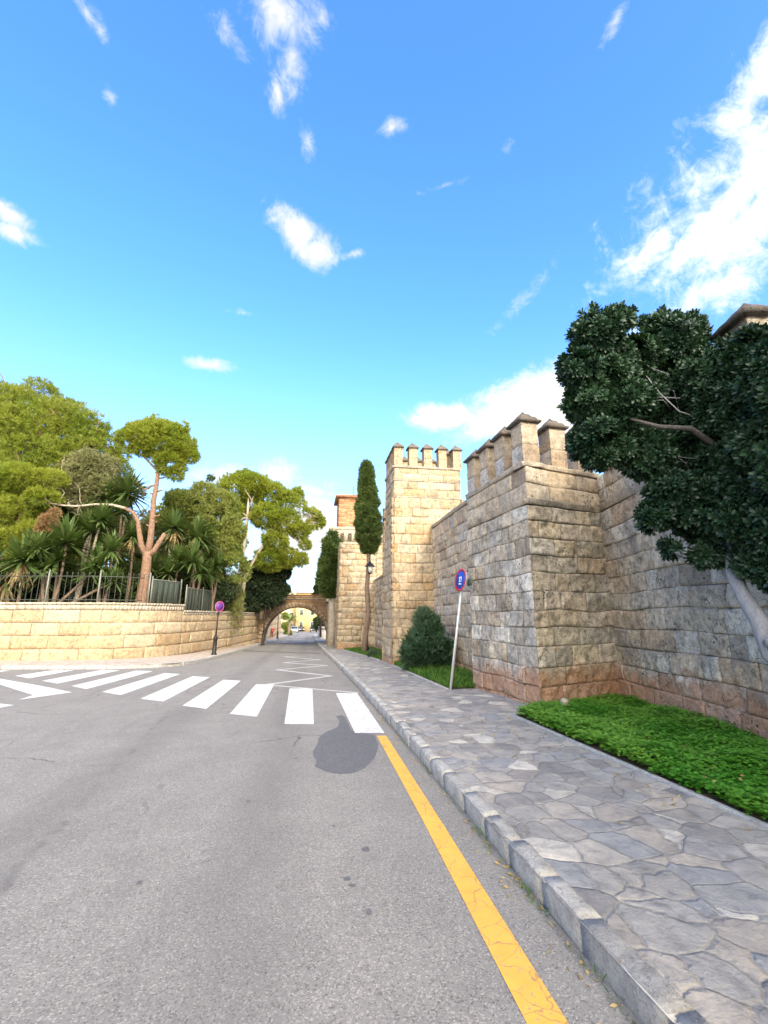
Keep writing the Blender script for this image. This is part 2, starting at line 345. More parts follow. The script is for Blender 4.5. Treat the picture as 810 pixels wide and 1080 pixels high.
def paint(name, c, wear, crack):
    t = NT(name, .8, .25); n = t.noise(7, 8, .7); f = t.noise(60, 4, .7)
    cc = t.mix(1., c, t.ramp(n, [(.3, (.86,) * 3), (.7, (1.06,) * 3)]), 'MULTIPLY')
    cc = t.mix(t.map(f, wear, wear + .1), cc, (.22, .21, .2))
    w = t.warp(t.pos, 4, .25); cr = t.voro(5.5, 'DISTANCE_TO_EDGE', 'Distance', w)
    cc = t.mix(t.math('MULTIPLY', t.math('MULTIPLY', t.map(cr, .006, .022, 1., 0.), t.map(t.noise(2.4, 3), .4, .55)), crack), cc, (.16, .13, .09))
    t.col(cc); t.bump(f, .4, .004); return t.m
M['white_paint'] = paint('white_road_paint', (.62, .61, .58), .51, .7)
M['old_white_paint'] = paint('worn_white_paint', (.52, .51, .48), .5, .5)
M['yellow_paint'] = paint('yellow_road_paint', (.70, .36, .065), .58, .6)
def tarpatch():
    t = NT('tar_patch', .8, .3); n = t.noise(8, 6); v = t.voro(90, 'F1', 'Color'); c = t.mix(n, (.088, .086, .088), (.118, .115, .116))
    c = t.mix(1., c, t.ramp(v, [(.2, (.8,) * 3), (.8, (1.3,) * 3)]), 'MULTIPLY'); t.col(c); t.bump(t.noise(120, 3), .5, .005); return t.m
M['patch'] = tarpatch()
def flagstone():
    t = NT('flagstone', .75, .35); sx = t.scalev(t.pos, (1., 1., 0.)); w = t.warp(t.warp(t.warp(sx, 1.3, .20), 6., .05), 22., .022)
    sc = 3.7
    ed = t.voro(sc, 'DISTANCE_TO_EDGE', 'Distance', w, .95); cv = t.voro(sc, 'F1', 'Color', w, .95); sp = t.N.new('ShaderNodeSeparateColor'); t.L.new(cv, sp.inputs[0])
    c = t.ramp(sp.outputs[0], [(0., (.20, .19, .18)), (.2, (.31, .29, .26)), (.4, (.26, .26, .26)), (.6, (.36, .32, .27)), (.75, (.25, .23, .205)), (.9, (.42, .385, .33)), (1., (.50, .465, .40))])
    n = t.noise(7, 8, .7, .6); n2 = t.noise(40, 5, .7); st = t.noise(1., 6, .65, 1., t.scalev(t.pos, (3., 9., 3.)))
    c = t.mix(1., c, t.ramp(n, [(.25, (.46, .46, .48)), (.5, (1, 1, 1)), (.75, (1.45, 1.38, 1.25))]), 'MULTIPLY')
    c = t.mix(t.math('MULTIPLY', t.map(st, .55, .68), .4), c, (.14, .14, .15))
    c = t.mix(t.math('MULTIPLY', t.map(n2, .55, .75), .25), c, (.5, .48, .44))
    jm = t.map(t.math('ADD', ed, t.math('MULTIPLY', t.math('SUBTRACT', n2, .5), .05)), .006, .03, 1., 0.)
    c = t.mix(t.math('MULTIPLY', jm, .42), c, t.mix(n2, (.14, .13, .115), (.36, .34, .30))); t.col(c)
    h = t.math('ADD', t.map(ed, .0, .05), t.math('ADD', t.math('MULTIPLY', sp.outputs[1], .5), t.math('MULTIPLY', n, .6)))
    b = t.bump(h, .7, .016); t.bump(n2, 1., .012, b); t.set(t.b.inputs['Roughness'], t.map(n, .3, .7, .55, .85)); return t.m
M['flag'] = flagstone()
def kerbm():
    t = NT('kerb_stone', .85, .3); n = t.noise(9, 8, .7); n2 = t.noise(55, 5, .75); r, e, h, a = t.attr()
    c = t.ramp(r, [(0., (.30, .285, .26)), (.5, (.42, .40, .365)), (1., (.36, .335, .30))])
    c = t.mix(1., c, t.ramp(n, [(.3, (.6,) * 3), (.52, (1,) * 3), (.72, (1.25, 1.24, 1.2))]), 'MULTIPLY')
    c = t.mix(t.math('MULTIPLY', t.map(n2, .52, .66), .65), c, (.10, .098, .09)); c = t.mix(t.math('MULTIPLY', t.map(t.noise(90, 3, .8), .55, .7), .5), c, (.56, .54, .50)); t.col(c); b = t.bump(n, .7, .02); t.bump(n2, .9, .012, b); return t.m
M['kerb'] = kerbm()
M['paving_far'] = plain('pinkish_paving', (.42, .35, .29), .85, 0, .2, .3, 5)
M['soil'] = plain('soil', (.09, .065, .045), .95, 0, .35, .1, 12)
M['ground'] = plain('dry_ground', (.22, .19, .15), .95, 0, .25, .1, 3)
def foliage(name, a, b, c, trans=.25, rough=.55, spec=.35):
    t = NT(name, rough, spec); r, g, bb, al = t.attr()
    col = t.mix(g, t.mix(r, a, b), c); t.col(col)
    tr = t.N.new('ShaderNodeBsdfTranslucent'); t.L.new(t.mix(1., col, (1.25, 1.3, .55), 'MULTIPLY'), tr.inputs[0]); mx = t.N.new('ShaderNodeMixShader'); mx.inputs[0].default_value = trans
    t.L.new(t.b.outputs[0], mx.inputs[1]); t.L.new(tr.outputs[0], mx.inputs[2]); t.L.new(mx.outputs[0], t.N['Material Output'].inputs[0]); return t.m
M['pine'] = foliage('pine_needles', (.12, .17, .018), (.20, .245, .026), (.27, .29, .045), .40)
M['pine_fresh'] = foliage('fresh_pine_needles', (.13, .19, .016), (.22, .27, .026), (.29, .31, .045), .40)
M['olive'] = foliage('olive_leaves', (.15, .155, .06), (.22, .22, .095), (.28, .27, .14), .3)
M['oak'] = foliage('evergreen_oak_leaves', (.012, .026, .012), (.025, .045, .02), (.04, .06, .025), .12)
M['shrub'] = foliage('yellow_green_shrub_leaves', (.11, .155, .022), (.18, .22, .036), (.25, .27, .07), .36)
M['dead'] = foliage('dead_brown_needles', (.20, .10, .045), (.30, .15, .07), (.26, .19, .09), .15)
M['cypress'] = foliage('cypress_scales', (.026, .052, .015), (.055, .09, .02), (.09, .125, .03), .15)
M['pitto'] = foliage('pittosporum_leaves', (.007, .024, .012), (.016, .046, .022), (.034, .075, .036), .14, .42, .35)
M['oleander'] = foliage('oleander_leaves', (.028, .07, .035), (.055, .11, .055), (.10, .16, .09), .22)
M['yucca'] = foliage('yucca_blades', (.035, .075, .018), (.075, .125, .028), (.13, .17, .05), .18, .45, .45)
M['yucca_dead'] = foliage('dry_yucca_blades', (.26, .19, .09), (.36, .27, .13), (.3, .22, .1), .15)
M['palm'] = foliage('palm_fronds', (.09, .14, .03), (.15, .2, .05), (.2, .24, .08), .2)
M['clover'] = foliage('clover_leaves', (.05, .20, .014), (.105, .31, .026), (.22, .41, .06), .42)
M['grass'] = foliage('grass_blades', (.035, .11, .012), (.07, .17, .02), (.11, .2, .03), .3)
def bark(name, a, b, scale=14, cracks=1.):
    t = NT(name, .95, .15); v = t.scalev(t.pos, (1., 1., .35)); n = t.noise(scale, 8, .7, .5, v); v2 = t.voro(scale * .9, 'DISTANCE_TO_EDGE', 'Distance', t.warp(v, 6, .1))
    c = t.mix(n, a, b); c = t.mix(t.map(v2, .0, .12, .6 * cracks, 0.), c, tuple(q * .35 for q in a)); t.col(c); t.bump(t.math('ADD', n, t.math('MULTIPLY', v2, cracks)), .8, .03); return t.m
M['bark_pine'] = bark('pine_bark', (.15, .085, .055), (.33, .21, .145))
M['bark_pale'] = bark('pale_bark', (.30, .25, .19), (.50, .43, .34))
M['bark_gray'] = bark('gray_smooth_bark', (.13, .13, .14), (.40, .40, .42), 20, .25)
M['bark_dark'] = bark('shade_toned_gray_bark', (.06, .055, .05), (.15, .14, .13), 18, .6)  # limb bark, the shade of the crown hollow put into its colour
M['bark_brown'] = bark('brown_bark', (.16, .11, .08), (.30, .22, .16))
M['iron'] = plain('dark_iron', (.03, .028, .027), .5, .6, .2)
M['fence_paint'] = plain('gray_green_fence_paint', (.055, .06, .048), .6, .2, .2)
M['fence_pale'] = plain('pale_gray_fence_paint', (.20, .20, .17), .6, .2, .15)
M['mesh_green'] = plain('green_screen_mesh', (.055, .07, .05), .9, 0, .25)
M['galv'] = plain('galvanised_pole', (.62, .62, .60), .45, .35, .08)
M['red'] = plain('sign_red', (.45, .012, .03), .4, 0, .06)
M['blue'] = plain('sign_blue', (.012, .055, .36), .4, 0, .06)
M['white'] = plain('sign_white', (.80, .80, .80), .45, 0, .05)
M['pink'] = plain('faded_sign_rim', (.36, .05, .14), .5, 0, .1)
M['purple'] = plain('faded_sign_face', (.11, .03, .22), .5, 0, .1)
M['glass_lamp'] = plain('lantern_glass', (.72, .70, .62), .25, 0, .05)
M['car_white'] = plain('white_car_paint', (.75, .75, .74), .3, 0, .02); M['car_silver'] = plain('silver_car_paint', (.42, .43, .44), .3, .4, .02)
M['car_dark'] = plain('dark_car_paint', (.035, .038, .045), .25, .1, .05); M['car_red'] = plain('dull_red_car_paint', (.25, .03, .03), .3, 0, .05)
M['glass'] = plain('dark_glass', (.02, .025, .03), .1, 0, .05, .6); M['tyre'] = plain('tyre_rubber', (.018, .018, .018), .85); M['chrome'] = plain('wheel_metal', (.45, .45, .46), .35, .7, .05)
M['lamp_lens'] = plain('headlight_lens', (.75, .77, .8), .2, 0, .02)
M['skin'] = plain('skin', (.48, .30, .22), .6, 0, .05); M['hair'] = plain('dark_hair', (.02, .015, .012), .7); M['jacket'] = plain('red_jacket', (.45, .03, .035), .8); M['trousers'] = plain('dark_red_trousers', (.22, .03, .035), .85)
M['window'] = plain('dark_window', (.06, .06, .065), .3, 0, .1); M['shutter'] = plain('green_shutter', (.10, .13, .09), .7)  # window panes are a plain dark tone

# ------------------------------------------------------------------ masonry
def block_wall(mb, path, rows, rng, wr=(.45, .95), cell=.12, recess=.022, rough=.018, off=.014, bulge=0., end0=None, end1=None, ztop=None, zcut=None, batter=0., face=-1, e=.02, seed=1, warp=.03, fine=.02):
    """rows of separately cut blocks along a 2-D path; face=-1: outward is to the right of the path direction"""
    path = np.array(path, float); seg = np.linalg.norm(np.diff(path, axis=0), axis=1); cum = np.concatenate([[0], np.cumsum(seg)]); Ltot = cum[-1]
    tang = np.gradient(path, axis=0) if len(path) > 2 else np.tile(path[1] - path[0], (2, 1)); tang = tang / np.linalg.norm(tang, axis=1, keepdims=True)
    nor = np.stack([tang[:, 1], -tang[:, 0]], 1) * (1 if face < 0 else -1)
    zb0 = rows[0]
    for ri in range(len(rows) - 1):
        za, zb = rows[ri], rows[ri + 1]; cuts = [0.]; u = rng.uniform(.3, 1) * wr[1] * .7
        while u < Ltot - wr[0] * .6:
            cuts.append(u); u += rng.uniform(*wr) * (1 if rng.random() > .12 else .6)
        cuts.append(Ltot)
        for u0, u1 in zip(cuts[:-1], cuts[1:]):
            ee = min(e, (u1 - u0) * .2, (zb - za) * .2)
            nu = max(2, int(round((u1 - u0) / cell))); nz = max(2, int(round((zb - za) / cell)))
            us = np.concatenate([[u0], np.linspace(u0 + ee, u1 - ee, nu + 1), [u1]]); zs = np.concatenate([[za], np.linspace(za + ee, zb - ee, nz + 1), [zb]])
            UU, ZZ = np.meshgrid(us, zs); UU = UU.ravel(); ZZ = ZZ.ravel()
            c0 = end0 is not None and u0 == 0; c1 = end1 is not None and u1 == Ltot
            du = np.minimum(np.where(c0, 9., UU - u0), np.where(c1, 9., u1 - UU)); dz = np.minimum(ZZ - za, zb - ZZ)
            ed = np.clip(np.minimum(du, dz) / ee, 0, 1)
            bx = np.interp(UU, cum, path[:, 0]); by = np.interp(UU, cum, path[:, 1]); nx = np.interp(UU, cum, nor[:, 0]); ny = np.interp(UU, cum, nor[:, 1]); nl = np.hypot(nx, ny); nx /= nl; ny /= nl
            P = np.stack([bx, by, ZZ], 1); bn = rng.uniform(-off, off)
            P9 = P * 9 + 3.1; chip = np.clip(fbm(P * 5.5, seed + 31, 3) - .18, 0, 1)
            d = -recess * (1 - ed) + ed * (bn + rough * fbm(P * 3.3 + rng.uniform(0, 50), seed) + fine * (.6 * fbm(P9, seed + 2, 3) - 1.6 * chip * (1 - np.clip(np.minimum(du, dz) / .10, 0, 1)) - 2.2 * np.clip(fbm(P * 4.1, seed + 61, 3) - .33, 0, 1)) + bulge * (np.clip(np.minimum(du, dz) / .12, 0, 1) ** .5))
            back = batter * (ZZ - zb0)
            wz = warp * vnoise(P * 1.3, seed + 5); wu = warp * vnoise(P * 1.3, seed + 9) * np.clip(np.minimum(UU, Ltot - UU) / .3, 0, 1)
            tx, ty = -ny, nx
            corner = np.zeros(len(UU), bool)
            dx, dy = nx * (d - back), ny * (d - back)
            for flag, n2, uu in ((c0, end0, 0.), (c1, end1, Ltot)):
                if flag:
                    k = UU == uu; dc = -.012 + .022 * vnoise(np.stack([np.zeros(k.sum()), np.zeros(k.sum()), ZZ[k] * 4 + path[0, 0]], 1), 77) - .012 * (1 - np.clip(dz[k] / ee, 0, 1))
                    dx[k] = (nx[k] + n2[0]) * (dc - back[k]); dy[k] = (ny[k] + n2[1]) * (dc - back[k])
            V = np.stack([bx + dx + tx * wu, by + dy + ty * wu, ZZ + wz], 1)
            if zcut is not None: pass
            w = len(us); hgt = len(zs); ii = np.arange(w * hgt).reshape(hgt, w)
            F = np.stack([ii[:-1, :-1], ii[:-1, 1:], ii[1:, 1:], ii[1:, :-1]], -1).reshape(-1, 4)
            if face > 0: F = F[:, ::-1]
            C = np.stack([np.full(len(UU), rng.random()), ed, np.clip((ZZ - np.array([G(y) for y in by])) / 10, 0, 1), np.full(len(UU), rng.random())], 1)
            mb.add(V, F, C)
def rows_between(z0, z1, rng, lo=.26, hi=.46):
    r = [z0]
    while r[-1] < z1 - hi * 1.2: r.append(r[-1] + rng.uniform(lo, hi))
    r.append(z1); return r
def strip(mb, path, z0, z1, proj, back=.1, face=-1, seglen=.7, rng=random.Random(3), lip=0.):
    """a course of long stones that stands proud of the wall face along a path"""
    path = np.array(path, float)
    for a, b in zip(path[:-1], path[1:]):
        d = b - a; L = np.linalg.norm(d); d = d / L; n = np.array([d[1], -d[0]]) * (1 if face < 0 else -1); u = 0.
        while u < L - .01:
            w = min(L - u, seglen * rng.uniform(.7, 1.3))
            if L - u - w < .2: w = L - u
            j = rng.uniform(-.008, .008); a0 = a + d * (u + .003); a1 = a + d * (u + w - .003)
            p = [a0 - n * back, a1 - n * back, a1 + n * (proj + j), a0 + n * (proj + j)]
            q = [a0 - n * back, a1 - n * back, a1 + n * (proj + j - lip), a0 + n * (proj + j - lip)]
            jz = rng.uniform(-.006, .006); V = [(x, y, z0) for x, y in q] + [(x, y, z1 + jz) for x, y in p]
            mb.add(V, [(0, 1, 2, 3), (7, 6, 5, 4), (0, 4, 5, 1), (1, 5, 6, 2), (2, 6, 7, 3), (3, 7, 4, 0)], (rng.random(), 1, .3, rng.random())); u += w
def merlon_mesh(w, d, h, rng, seed):
    mb = MB(); hw, hd = w / 2, d / 2; c = [(-hw, -hd), (hw, -hd), (hw, hd), (-hw, hd)]; ns = [(0, -1), (1, 0), (0, 1), (-1, 0)]
    rows = [0, h * .46, h]
    for i in range(4):
        block_wall(mb, [c[i], c[(i + 1) % 4]], rows, rng, (2, 3), .07, .010, .016, .004, 0, ns[i - 1], ns[(i + 1) % 4], face=-1, seed=seed, warp=0.006)
    mb.prism([(x * .9, y * .9) for x, y in c], .01, h - .01)
    for c_ in mb.c: c_[:, 2] = .45
    return mb
def cap_mesh(w, d, t, hp, rng):
    """slab with a worn pyramid top"""
    mb = MB(); n = 7; V = []
    for j in range(n):
        for i in range(n):
            x = -w / 2 + w * i / (n - 1); y = -d / 2 + d * j / (n - 1); m = max(abs(x) / (w / 2), abs(y) / (d / 2))
            V.append((x, y, t + hp * (1 - m) + rng.uniform(-.004, .004)))
    F = [(j * n + i, j * n + i + 1, (j + 1) * n + i + 1, (j + 1) * n + i) for j in range(n - 1) for i in range(n - 1)]
    b = len(V); ring = [(i, 0) for i in range(n)] + [(n - 1, j) for j in range(1, n)] + [(i, n - 1) for i in range(n - 2, -1, -1)] + [(0, j) for j in range(n - 2, 0, -1)]
    top = [j * n + i for i, j in ring]
    for i, j in ring: V.append((V[j * n + i][0] * .98, V[j * n + i][1] * .98, rng.uniform(-.004, .004)))
    m = len(ring)
    for k in range(m): F.append((b + k, b + (k + 1) % m, top[(k + 1) % m], top[k]))
    F.append(tuple(b + k for k in range(m - 1, -1, -1)))
    mb.add(V, F, (rng.random(), 1, .5, .5)); return mb
def place_merlons(root, spots, w, d, h, mat, seed, over=.055, t=.07, hp=.13):
    """spots: (x, y, z, rot); the first is built, the rest are copies of it and its cap"""
    rng = random.Random(seed); proto = None
    for i, (x, y, z, rz) in enumerate(spots):
        if proto is None:
            o = merlon_mesh(w, d, h, rng, seed).build('merlon', mat); cp = cap_mesh(w + 2 * over, d + 2 * over, t, hp, rng).build('cap', M['cap'], o); cp.location = (0, 0, h); proto = o
        else:
            o = proto.copy(); COL.objects.link(o); ch = proto.children[0].copy(); COL.objects.link(ch); ch.parent = o
        o.parent = root; bpy.context.view_layer.update(); o.matrix_parent_inverse = root.matrix_world.inverted(); o.location = (x, y, z); o.rotation_euler = (0, 0, rz)

# ------------------------------------------------------------------ ground, road, pavements
def path_sheet(mb, poly, h): mb.add([(x, y, G(y) + h) for x, y in poly], [tuple(range(len(poly)))])
KR = smooth_path([(1.40, -12), (1.36, -3), (1.325, 2), (1.325, 4.8), (1.30, 7.7), (1.28, 10.8), (1.24, 13.6), (1.12, 19.3), (.93, 27.3), (.68, 42), (.6, 80)], 10)
KL = smooth_path([(-40, 20.6), (-20, 20.1), (-11.2, 19.5), (-9.1, 19.15), (-7.2, 18.9), (-5.9, 19.15), (-5.0, 19.9), (-4.62, 21.6), (-4.4, 25), (-4.2, 31), (-3.94, 41), (-3.6, 60), (-3.4, 82)], 8)
mb = MB(); mb.add([(-500, -80, G(-80) - .05), (500, -80, G(-80) - .05), (500, 150, G(150) - .05), (-500, 150, G(150) - .05), (500, 900, G(150) - .05), (-500, 900, G(150) - .05)], [(0, 1, 2, 3), (3, 2, 4, 5)])
tag(mb.build('ground', M['ground']), kind='structure')
road = MB(); kr = [tuple(p) for p in KR]; kl = [tuple(p) for p in KL]
path_sheet(road, [(-40, -12)] + kr + [(6, 90), (10, 149), (-16, 149), (-9, 90)] + kl[::-1], 0.)
tag(road.build('road', M['asphalt']), kind='structure')
pv = MB(); path_sheet(pv, kr + [(.6, 84), (9, 84), (9, -12)], .128)
tag(pv.build('pavement', M['flag']), kind='structure')
pl = MB(); path_sheet(pl, kl + [(-3.6, 84), (-9, 84), (-9, 45), (-9, 34), (-16, 30), (-40, 26)], .122)
tag(pl.build('pavement', M['paving_far']), kind='structure')
def kerb(path, w, h, side, rng, sl):
    mb = MB(); path = np.array(path); seg = np.linalg.norm(np.diff(path, axis=0), axis=1); cum = np.concatenate([[0], np.cumsum(seg)]); u = 0.
    pt = lambda u: np.array([np.interp(u, cum, path[:, 0]), np.interp(u, cum, path[:, 1])])
    while u < cum[-1] - .05:
        L = min(sl * rng.uniform(.8, 1.2), cum[-1] - u); a, b = pt(u + .006), pt(u + L - .006); d = (b - a) / np.linalg.norm(b - a); n = np.array([d[1], -d[0]]) * side
        na = max(3, int(L / .09)); prof = [(0, -.06), (0, .02), (-.004, h - .03), (.008, h - .006), (.03, h), (w * .5, h + .002), (w - .02, h + .003), (w, h - .02), (w, -.06)]
        jo, jh = rng.uniform(-.008, .008), rng.uniform(-.005, .008); V = []; c = rng.random()
        for i in range(na + 1):
            p = a + d * np.linalg.norm(b - a) * i / na
            for k, (o, z) in enumerate(prof):
                q = p + n * (o + jo); V.append((q[0], q[1], G(q[1]) + z + jh * (z > .0)))
        V = np.array(V); V += .007 * np.stack([vnoise(V * 14, 1), vnoise(V * 9, 2), vnoise(V * 9, 3)], 1)
        m = len(prof); F = [(i * m + k, (i + 1) * m + k, (i + 1) * m + k + 1, i * m + k + 1) for i in range(na) for k in range(m - 1)] + [tuple(range(m)), tuple(na * m + k for k in range(m - 1, -1, -1))]
        mb.add(V, F, (c, 1, 0, .5)); u += L
    return mb
rng = random.Random(11)
tag(kerb([p for p in KR if p[1] < 60], .13, .135, 1, rng, .48).build('kerb', M['kerb'], smooth=False), kind='structure')
tag(kerb([p for p in KL if p[0] > -22], .16, .13, -1, rng, .8).build('kerb', M['kerb']), kind='structure')

# painted markings, each a sheet 4 mm above the road
def marking(name, poly, mat, h=.004):
    m = MB(); path_sheet(m, poly, h); return tag(m.build(name, mat), kind='structure')
stripes = [[(.65, 11.2), (1.13, 11.1), (1.12, 7.02), (.70, 7.1)], [(-.44, 12.2), (.12, 12.1), (.12, 7.82), (-.34, 7.9)], [(-1.36, 13.2), (-.88, 13.1), (-.84, 8.6), (-1.34, 8.95)],
           [(-2.42, 14.5), (-1.88, 14.15), (-1.86, 9.55), (-2.40, 10.0)], [(-3.55, 15.7), (-2.95, 15.3), (-2.93, 10.6), (-3.53, 11.1)], [(-4.72, 16.9), (-4.12, 16.5), (-4.16, 11.75), (-4.82, 12.4)],
           [(-5.98, 18.05), (-5.32, 17.7), (-5.42, 13.0), (-6.10, 13.75)], [(-7.3, 18.6), (-6.6, 18.3), (-6.75, 14.4), (-7.55, 15.2)], [(-9.0, 18.9), (-8.25, 18.7), (-8.3, 16.0), (-9.2, 16.9)], [(-11.4, 19.1), (-10.5, 19.0), (-10.5, 17.7), (-11.5, 18.4)]]
for s in stripes: marking('crosswalk_stripe', s, M['white_paint'])
marking('give_way_line', [(-13, 20), (-13, 19.0), (-9.18, 16.1), (-6.85, 13.85), (-5.49, 12.44), (-6.05, 11.37), (-6.14, 12.1), (-8.17, 14.42), (-12.5, 18.2)][2:], M['white_paint'], .0055)
marking('white_line', [(-9.5, 12.9), (-6.1, 10.9), (-5.72, 10.66), (-5.80, 10.33), (-9.4, 12.0)], M['white_paint'], .0055)
marking('yellow_line', [(.985, 6.87), (1.115, 6.86), (1.08, 4.0), (1.045, 2.03), (1.02, .5), (1.0, -8), (.85, -8), (.865, .5), (.885, 2.05), (.94, 4.0)], M['yellow_paint'])
zz = [(-3.1, 22), (-.02, 12.9)]
zp = [(282, 722), (349, 713), (292, 706.5), (345, 702), (299, 699), (338, 696), (300, 692.7), (323, 692.2)]
def gnd(px, py, dz=0):
    r = ray(px, py); t = (EYE - dz) / (-r.z - SLOPE * r.y); return (r.x * t, r.y * t)
zm = MB(); zw = [gnd(*q) for q in zp]
for a, b in zip(zw[:-1], zw[1:]):
    a, b = Vector(a), Vector(b); n = Vector((-(b - a).y, (b - a).x)).normalized() * .09; path_sheet(zm, [tuple(a + n), tuple(b + n), tuple(b - n), tuple(a - n)][::-1], .004)
zm2 = MB()
for a, b in (((282, 722.5), (378, 731)),):
    a, b = Vector(gnd(*a)), Vector(gnd(*b)); n = Vector((0, .08)); path_sheet(zm2, [tuple(a + n), tuple(a - n), tuple(b - n), tuple(b + n)], .0055)
# each zig-zag leg sits a hair above the last so crossings do not share a plane
for i, v in enumerate(zm.v): v[:, 2] += .0004 * i
tag(zm.build('zigzag_line', M['old_white_paint']), kind='structure'); tag(zm2.build('white_line', M['old_white_paint']), kind='structure')
for Y in (46., 56., 66.):
    marking('crosswalk_stripe', [(-2.6, Y), (-.4, Y - .3), (-.4, Y + .6), (-2.6, Y + .9)], M['old_white_paint'])
marking('dark_strip', [(-4.1, 30.6), (-3.6, 30.25), (.6, 26.6), (.6, 27.6), (-4.1, 31.7)], M['patch'])  # dark band laid slantwise across the road
po_ = [(245, 295), (270, 288), (290, 300), (302, 332), (318, 362), (370, 372), (430, 385), (447, 430), (441, 462), (430, 490), (405, 520), (380, 540), (350, 556), (320, 565), (270, 568), (230, 565), (198, 558), (170, 545), (140, 533), (152, 515), (150, 500), (137, 485), (135, 460), (150, 440), (160, 420), (160, 402), (172, 385), (200, 370), (225, 358), (245, 350), (256, 338), (262, 315)]
rngp = random.Random(8); pr = [gnd(300 + x * .2222 + rngp.uniform(-.4, .4), 690 + y * .2222 + rngp.uniform(-.3, .3)) for x, y in po_]
marking('asphalt_patch', pr, M['patch'], .0025)

for px_, py_, r_ in ((386, 896, .045), (366, 927, .035), (372, 934, .025), (389, 962, .03), (147, 931, .028), (312, 800, .03), (262, 845, .03), (352, 871, .02)):
    c_ = gnd(px_, py_); r_ *= .75; marking('oil_stain', [(c_[0] + r_ * rngp.uniform(.7, 1.2) * math.cos(k * .628), c_[1] + 1.3 * r_ * rngp.uniform(.7, 1.2) * math.sin(k * .628)) for k in range(10)], M['patch'], .002)

# ------------------------------------------------------------------ the walls and towers on the right
def inset_core(mb, poly, z0, z1): mb.prism(poly, z0, z1, (.4, .3, .3, .5))
# near bastion
C0, C1, C2 = (3.98, 7.84), (5.95, 8.42), (3.74, 10.55); C3 = (5.85, 11.0)
def nrm(a, b):
    d = np.array(b) - np.array(a); d = d / np.linalg.norm(d); return (d[1], -d[0])
rng = random.Random(21)
bas = empty('bastion', (4.8, 9.3, 0), 'nearest square stone bastion with battlements, grey worn blocks and orange stone at its foot', 'bastion')
nW, nS, nN = nrm(C2, C0), nrm(C0, C1), nrm(C3, C2)
rC = [-.45, -.02, .30, .62, .98, 1.30, 1.60, 1.95, 2.30, 2.62, 2.95, 3.28, 3.58]
mb = MB()
block_wall(mb, [C2, C0], rC, rng, (.35, .8), .04, .028, .028, .012, 0, nN, nS, seed=3, fine=.04, warp=.032, e=.013)
block_wall(mb, [C0, C1], rC, rng, (.40, .95), .04, .028, .035, .015, 0, nW, None, seed=4, fine=.05, warp=.035, e=.013)
block_wall(mb, [C3, C2], rC, rng, (.5, .9), .2, end1=nW, seed=5)
inset_core(mb, [(C0[0] + .06, C0[1] + .07), (C1[0], C1[1] + .08), C3, (C2[0] + .07, C2[1] - .05)], -.5, 3.57)
mb.build('wall', M['stone_gray'], bas)
rC2 = [3.70, 4.02, 4.34]; mb = MB(); sh = lambda p, dx, dy: (p[0] + dx, p[1] + dy)
U0, U1, U2, U3 = sh(C0, .02, .02), sh(C1, .0, .02), sh(C2, .02, -.02), sh(C3, 0, -.02)
block_wall(mb, [U2, U0], rC2, rng, (.4, .8), .07, .02, .03, .014, 0, nN, nS, seed=6); block_wall(mb, [U0, U1], rC2, rng, (.5, .9), .07, .02, .03, .014, 0, nW, None, seed=7); block_wall(mb, [U3, U2], rC2, rng, (.5, .9), .2, end1=nW, seed=8)
inset_core(mb, [(U0[0] + .06, U0[1] + .07), (U1[0], U1[1] + .08), U3, (U2[0] + .07, U2[1] - .05)], 3.6, 4.33)
mb.build('parapet', M['stone_mixed'], bas)
mb = MB(); strip(mb, [C3, C2, C0, C1], 3.585, 3.70, .055, .12, lip=.045); mb.build('string_course', M['course'], bas, bevel=.012)
mb = MB(); strip(mb, [U3, U2, U0, U1], 4.345, 4.44, .05, .42, lip=.03); mb.build('coping', M['course'], bas, bevel=.012)
dW = np.array(C2) - np.array(C0); LW = np.linalg.norm(dW); dW /= LW; dS = np.array(C1) - np.array(C0); LS = np.linalg.norm(dS); dS /= LS; inW = -np.array(nW)
sp = []; rotW = math.atan2(dW[1], dW[0]) - math.pi / 2
for u in (.24, .98, 1.72, 2.44):
    q = np.array(C0) + dW * u + dS * .235; sp.append((q[0], q[1], 4.44, rotW))
for u in (.98, 1.72):
    q = np.array(C0) + dS * u + dW * .235; sp.append((q[0], q[1], 4.44, rotW))
for u in (.95, 1.7):
    q = np.array(C2) + dS * u - dW * .22; sp.append((q[0], q[1], 4.44, rotW))
place_merlons(bas, sp, .36, .40, .86, M['stone_mixed'], 31, .07, .05, .27)
# near curtain wall that runs back past the camera
D1 = np.array((5.90, 8.5)); dd = np.array((-.176, -1.)); dd /= np.linalg.norm(dd); D0 = D1 + dd * 15.5
rng = random.Random(22); nD = nrm(D1, D0)
cur = empty('curtain_wall', (5.2, 4.5, 0), 'long shadowed wall of big pitted blocks behind the grass and the dark leaning tree', 'wall')
rD = [-.45, .03, .33, .62, .95, 1.28, 1.62, 1.92, 2.24, 2.58, 2.90, 3.22, 3.62]
mb = MB(); mid = D1 + dd * 6.5
block_wall(mb, [D1, mid], rD, rng, (.45, 1.0), .04, .028, .03, .014, seed=13, fine=.042, warp=.032, e=.013); block_wall(mb, [mid, D0], rD, rng, (.5, 1.1), .16, .022, .04, .02, seed=14)
inN = np.array(nD) * -1; mb.prism([tuple(D1 + inN * .07), tuple(D1 + inN * 1.2), tuple(D0 + inN * 1.2), tuple(D0 + inN * .07)], -.5, 3.6, (.4, .3, .3, .5)); mb.build('wall', M['stone_gray'], cur)
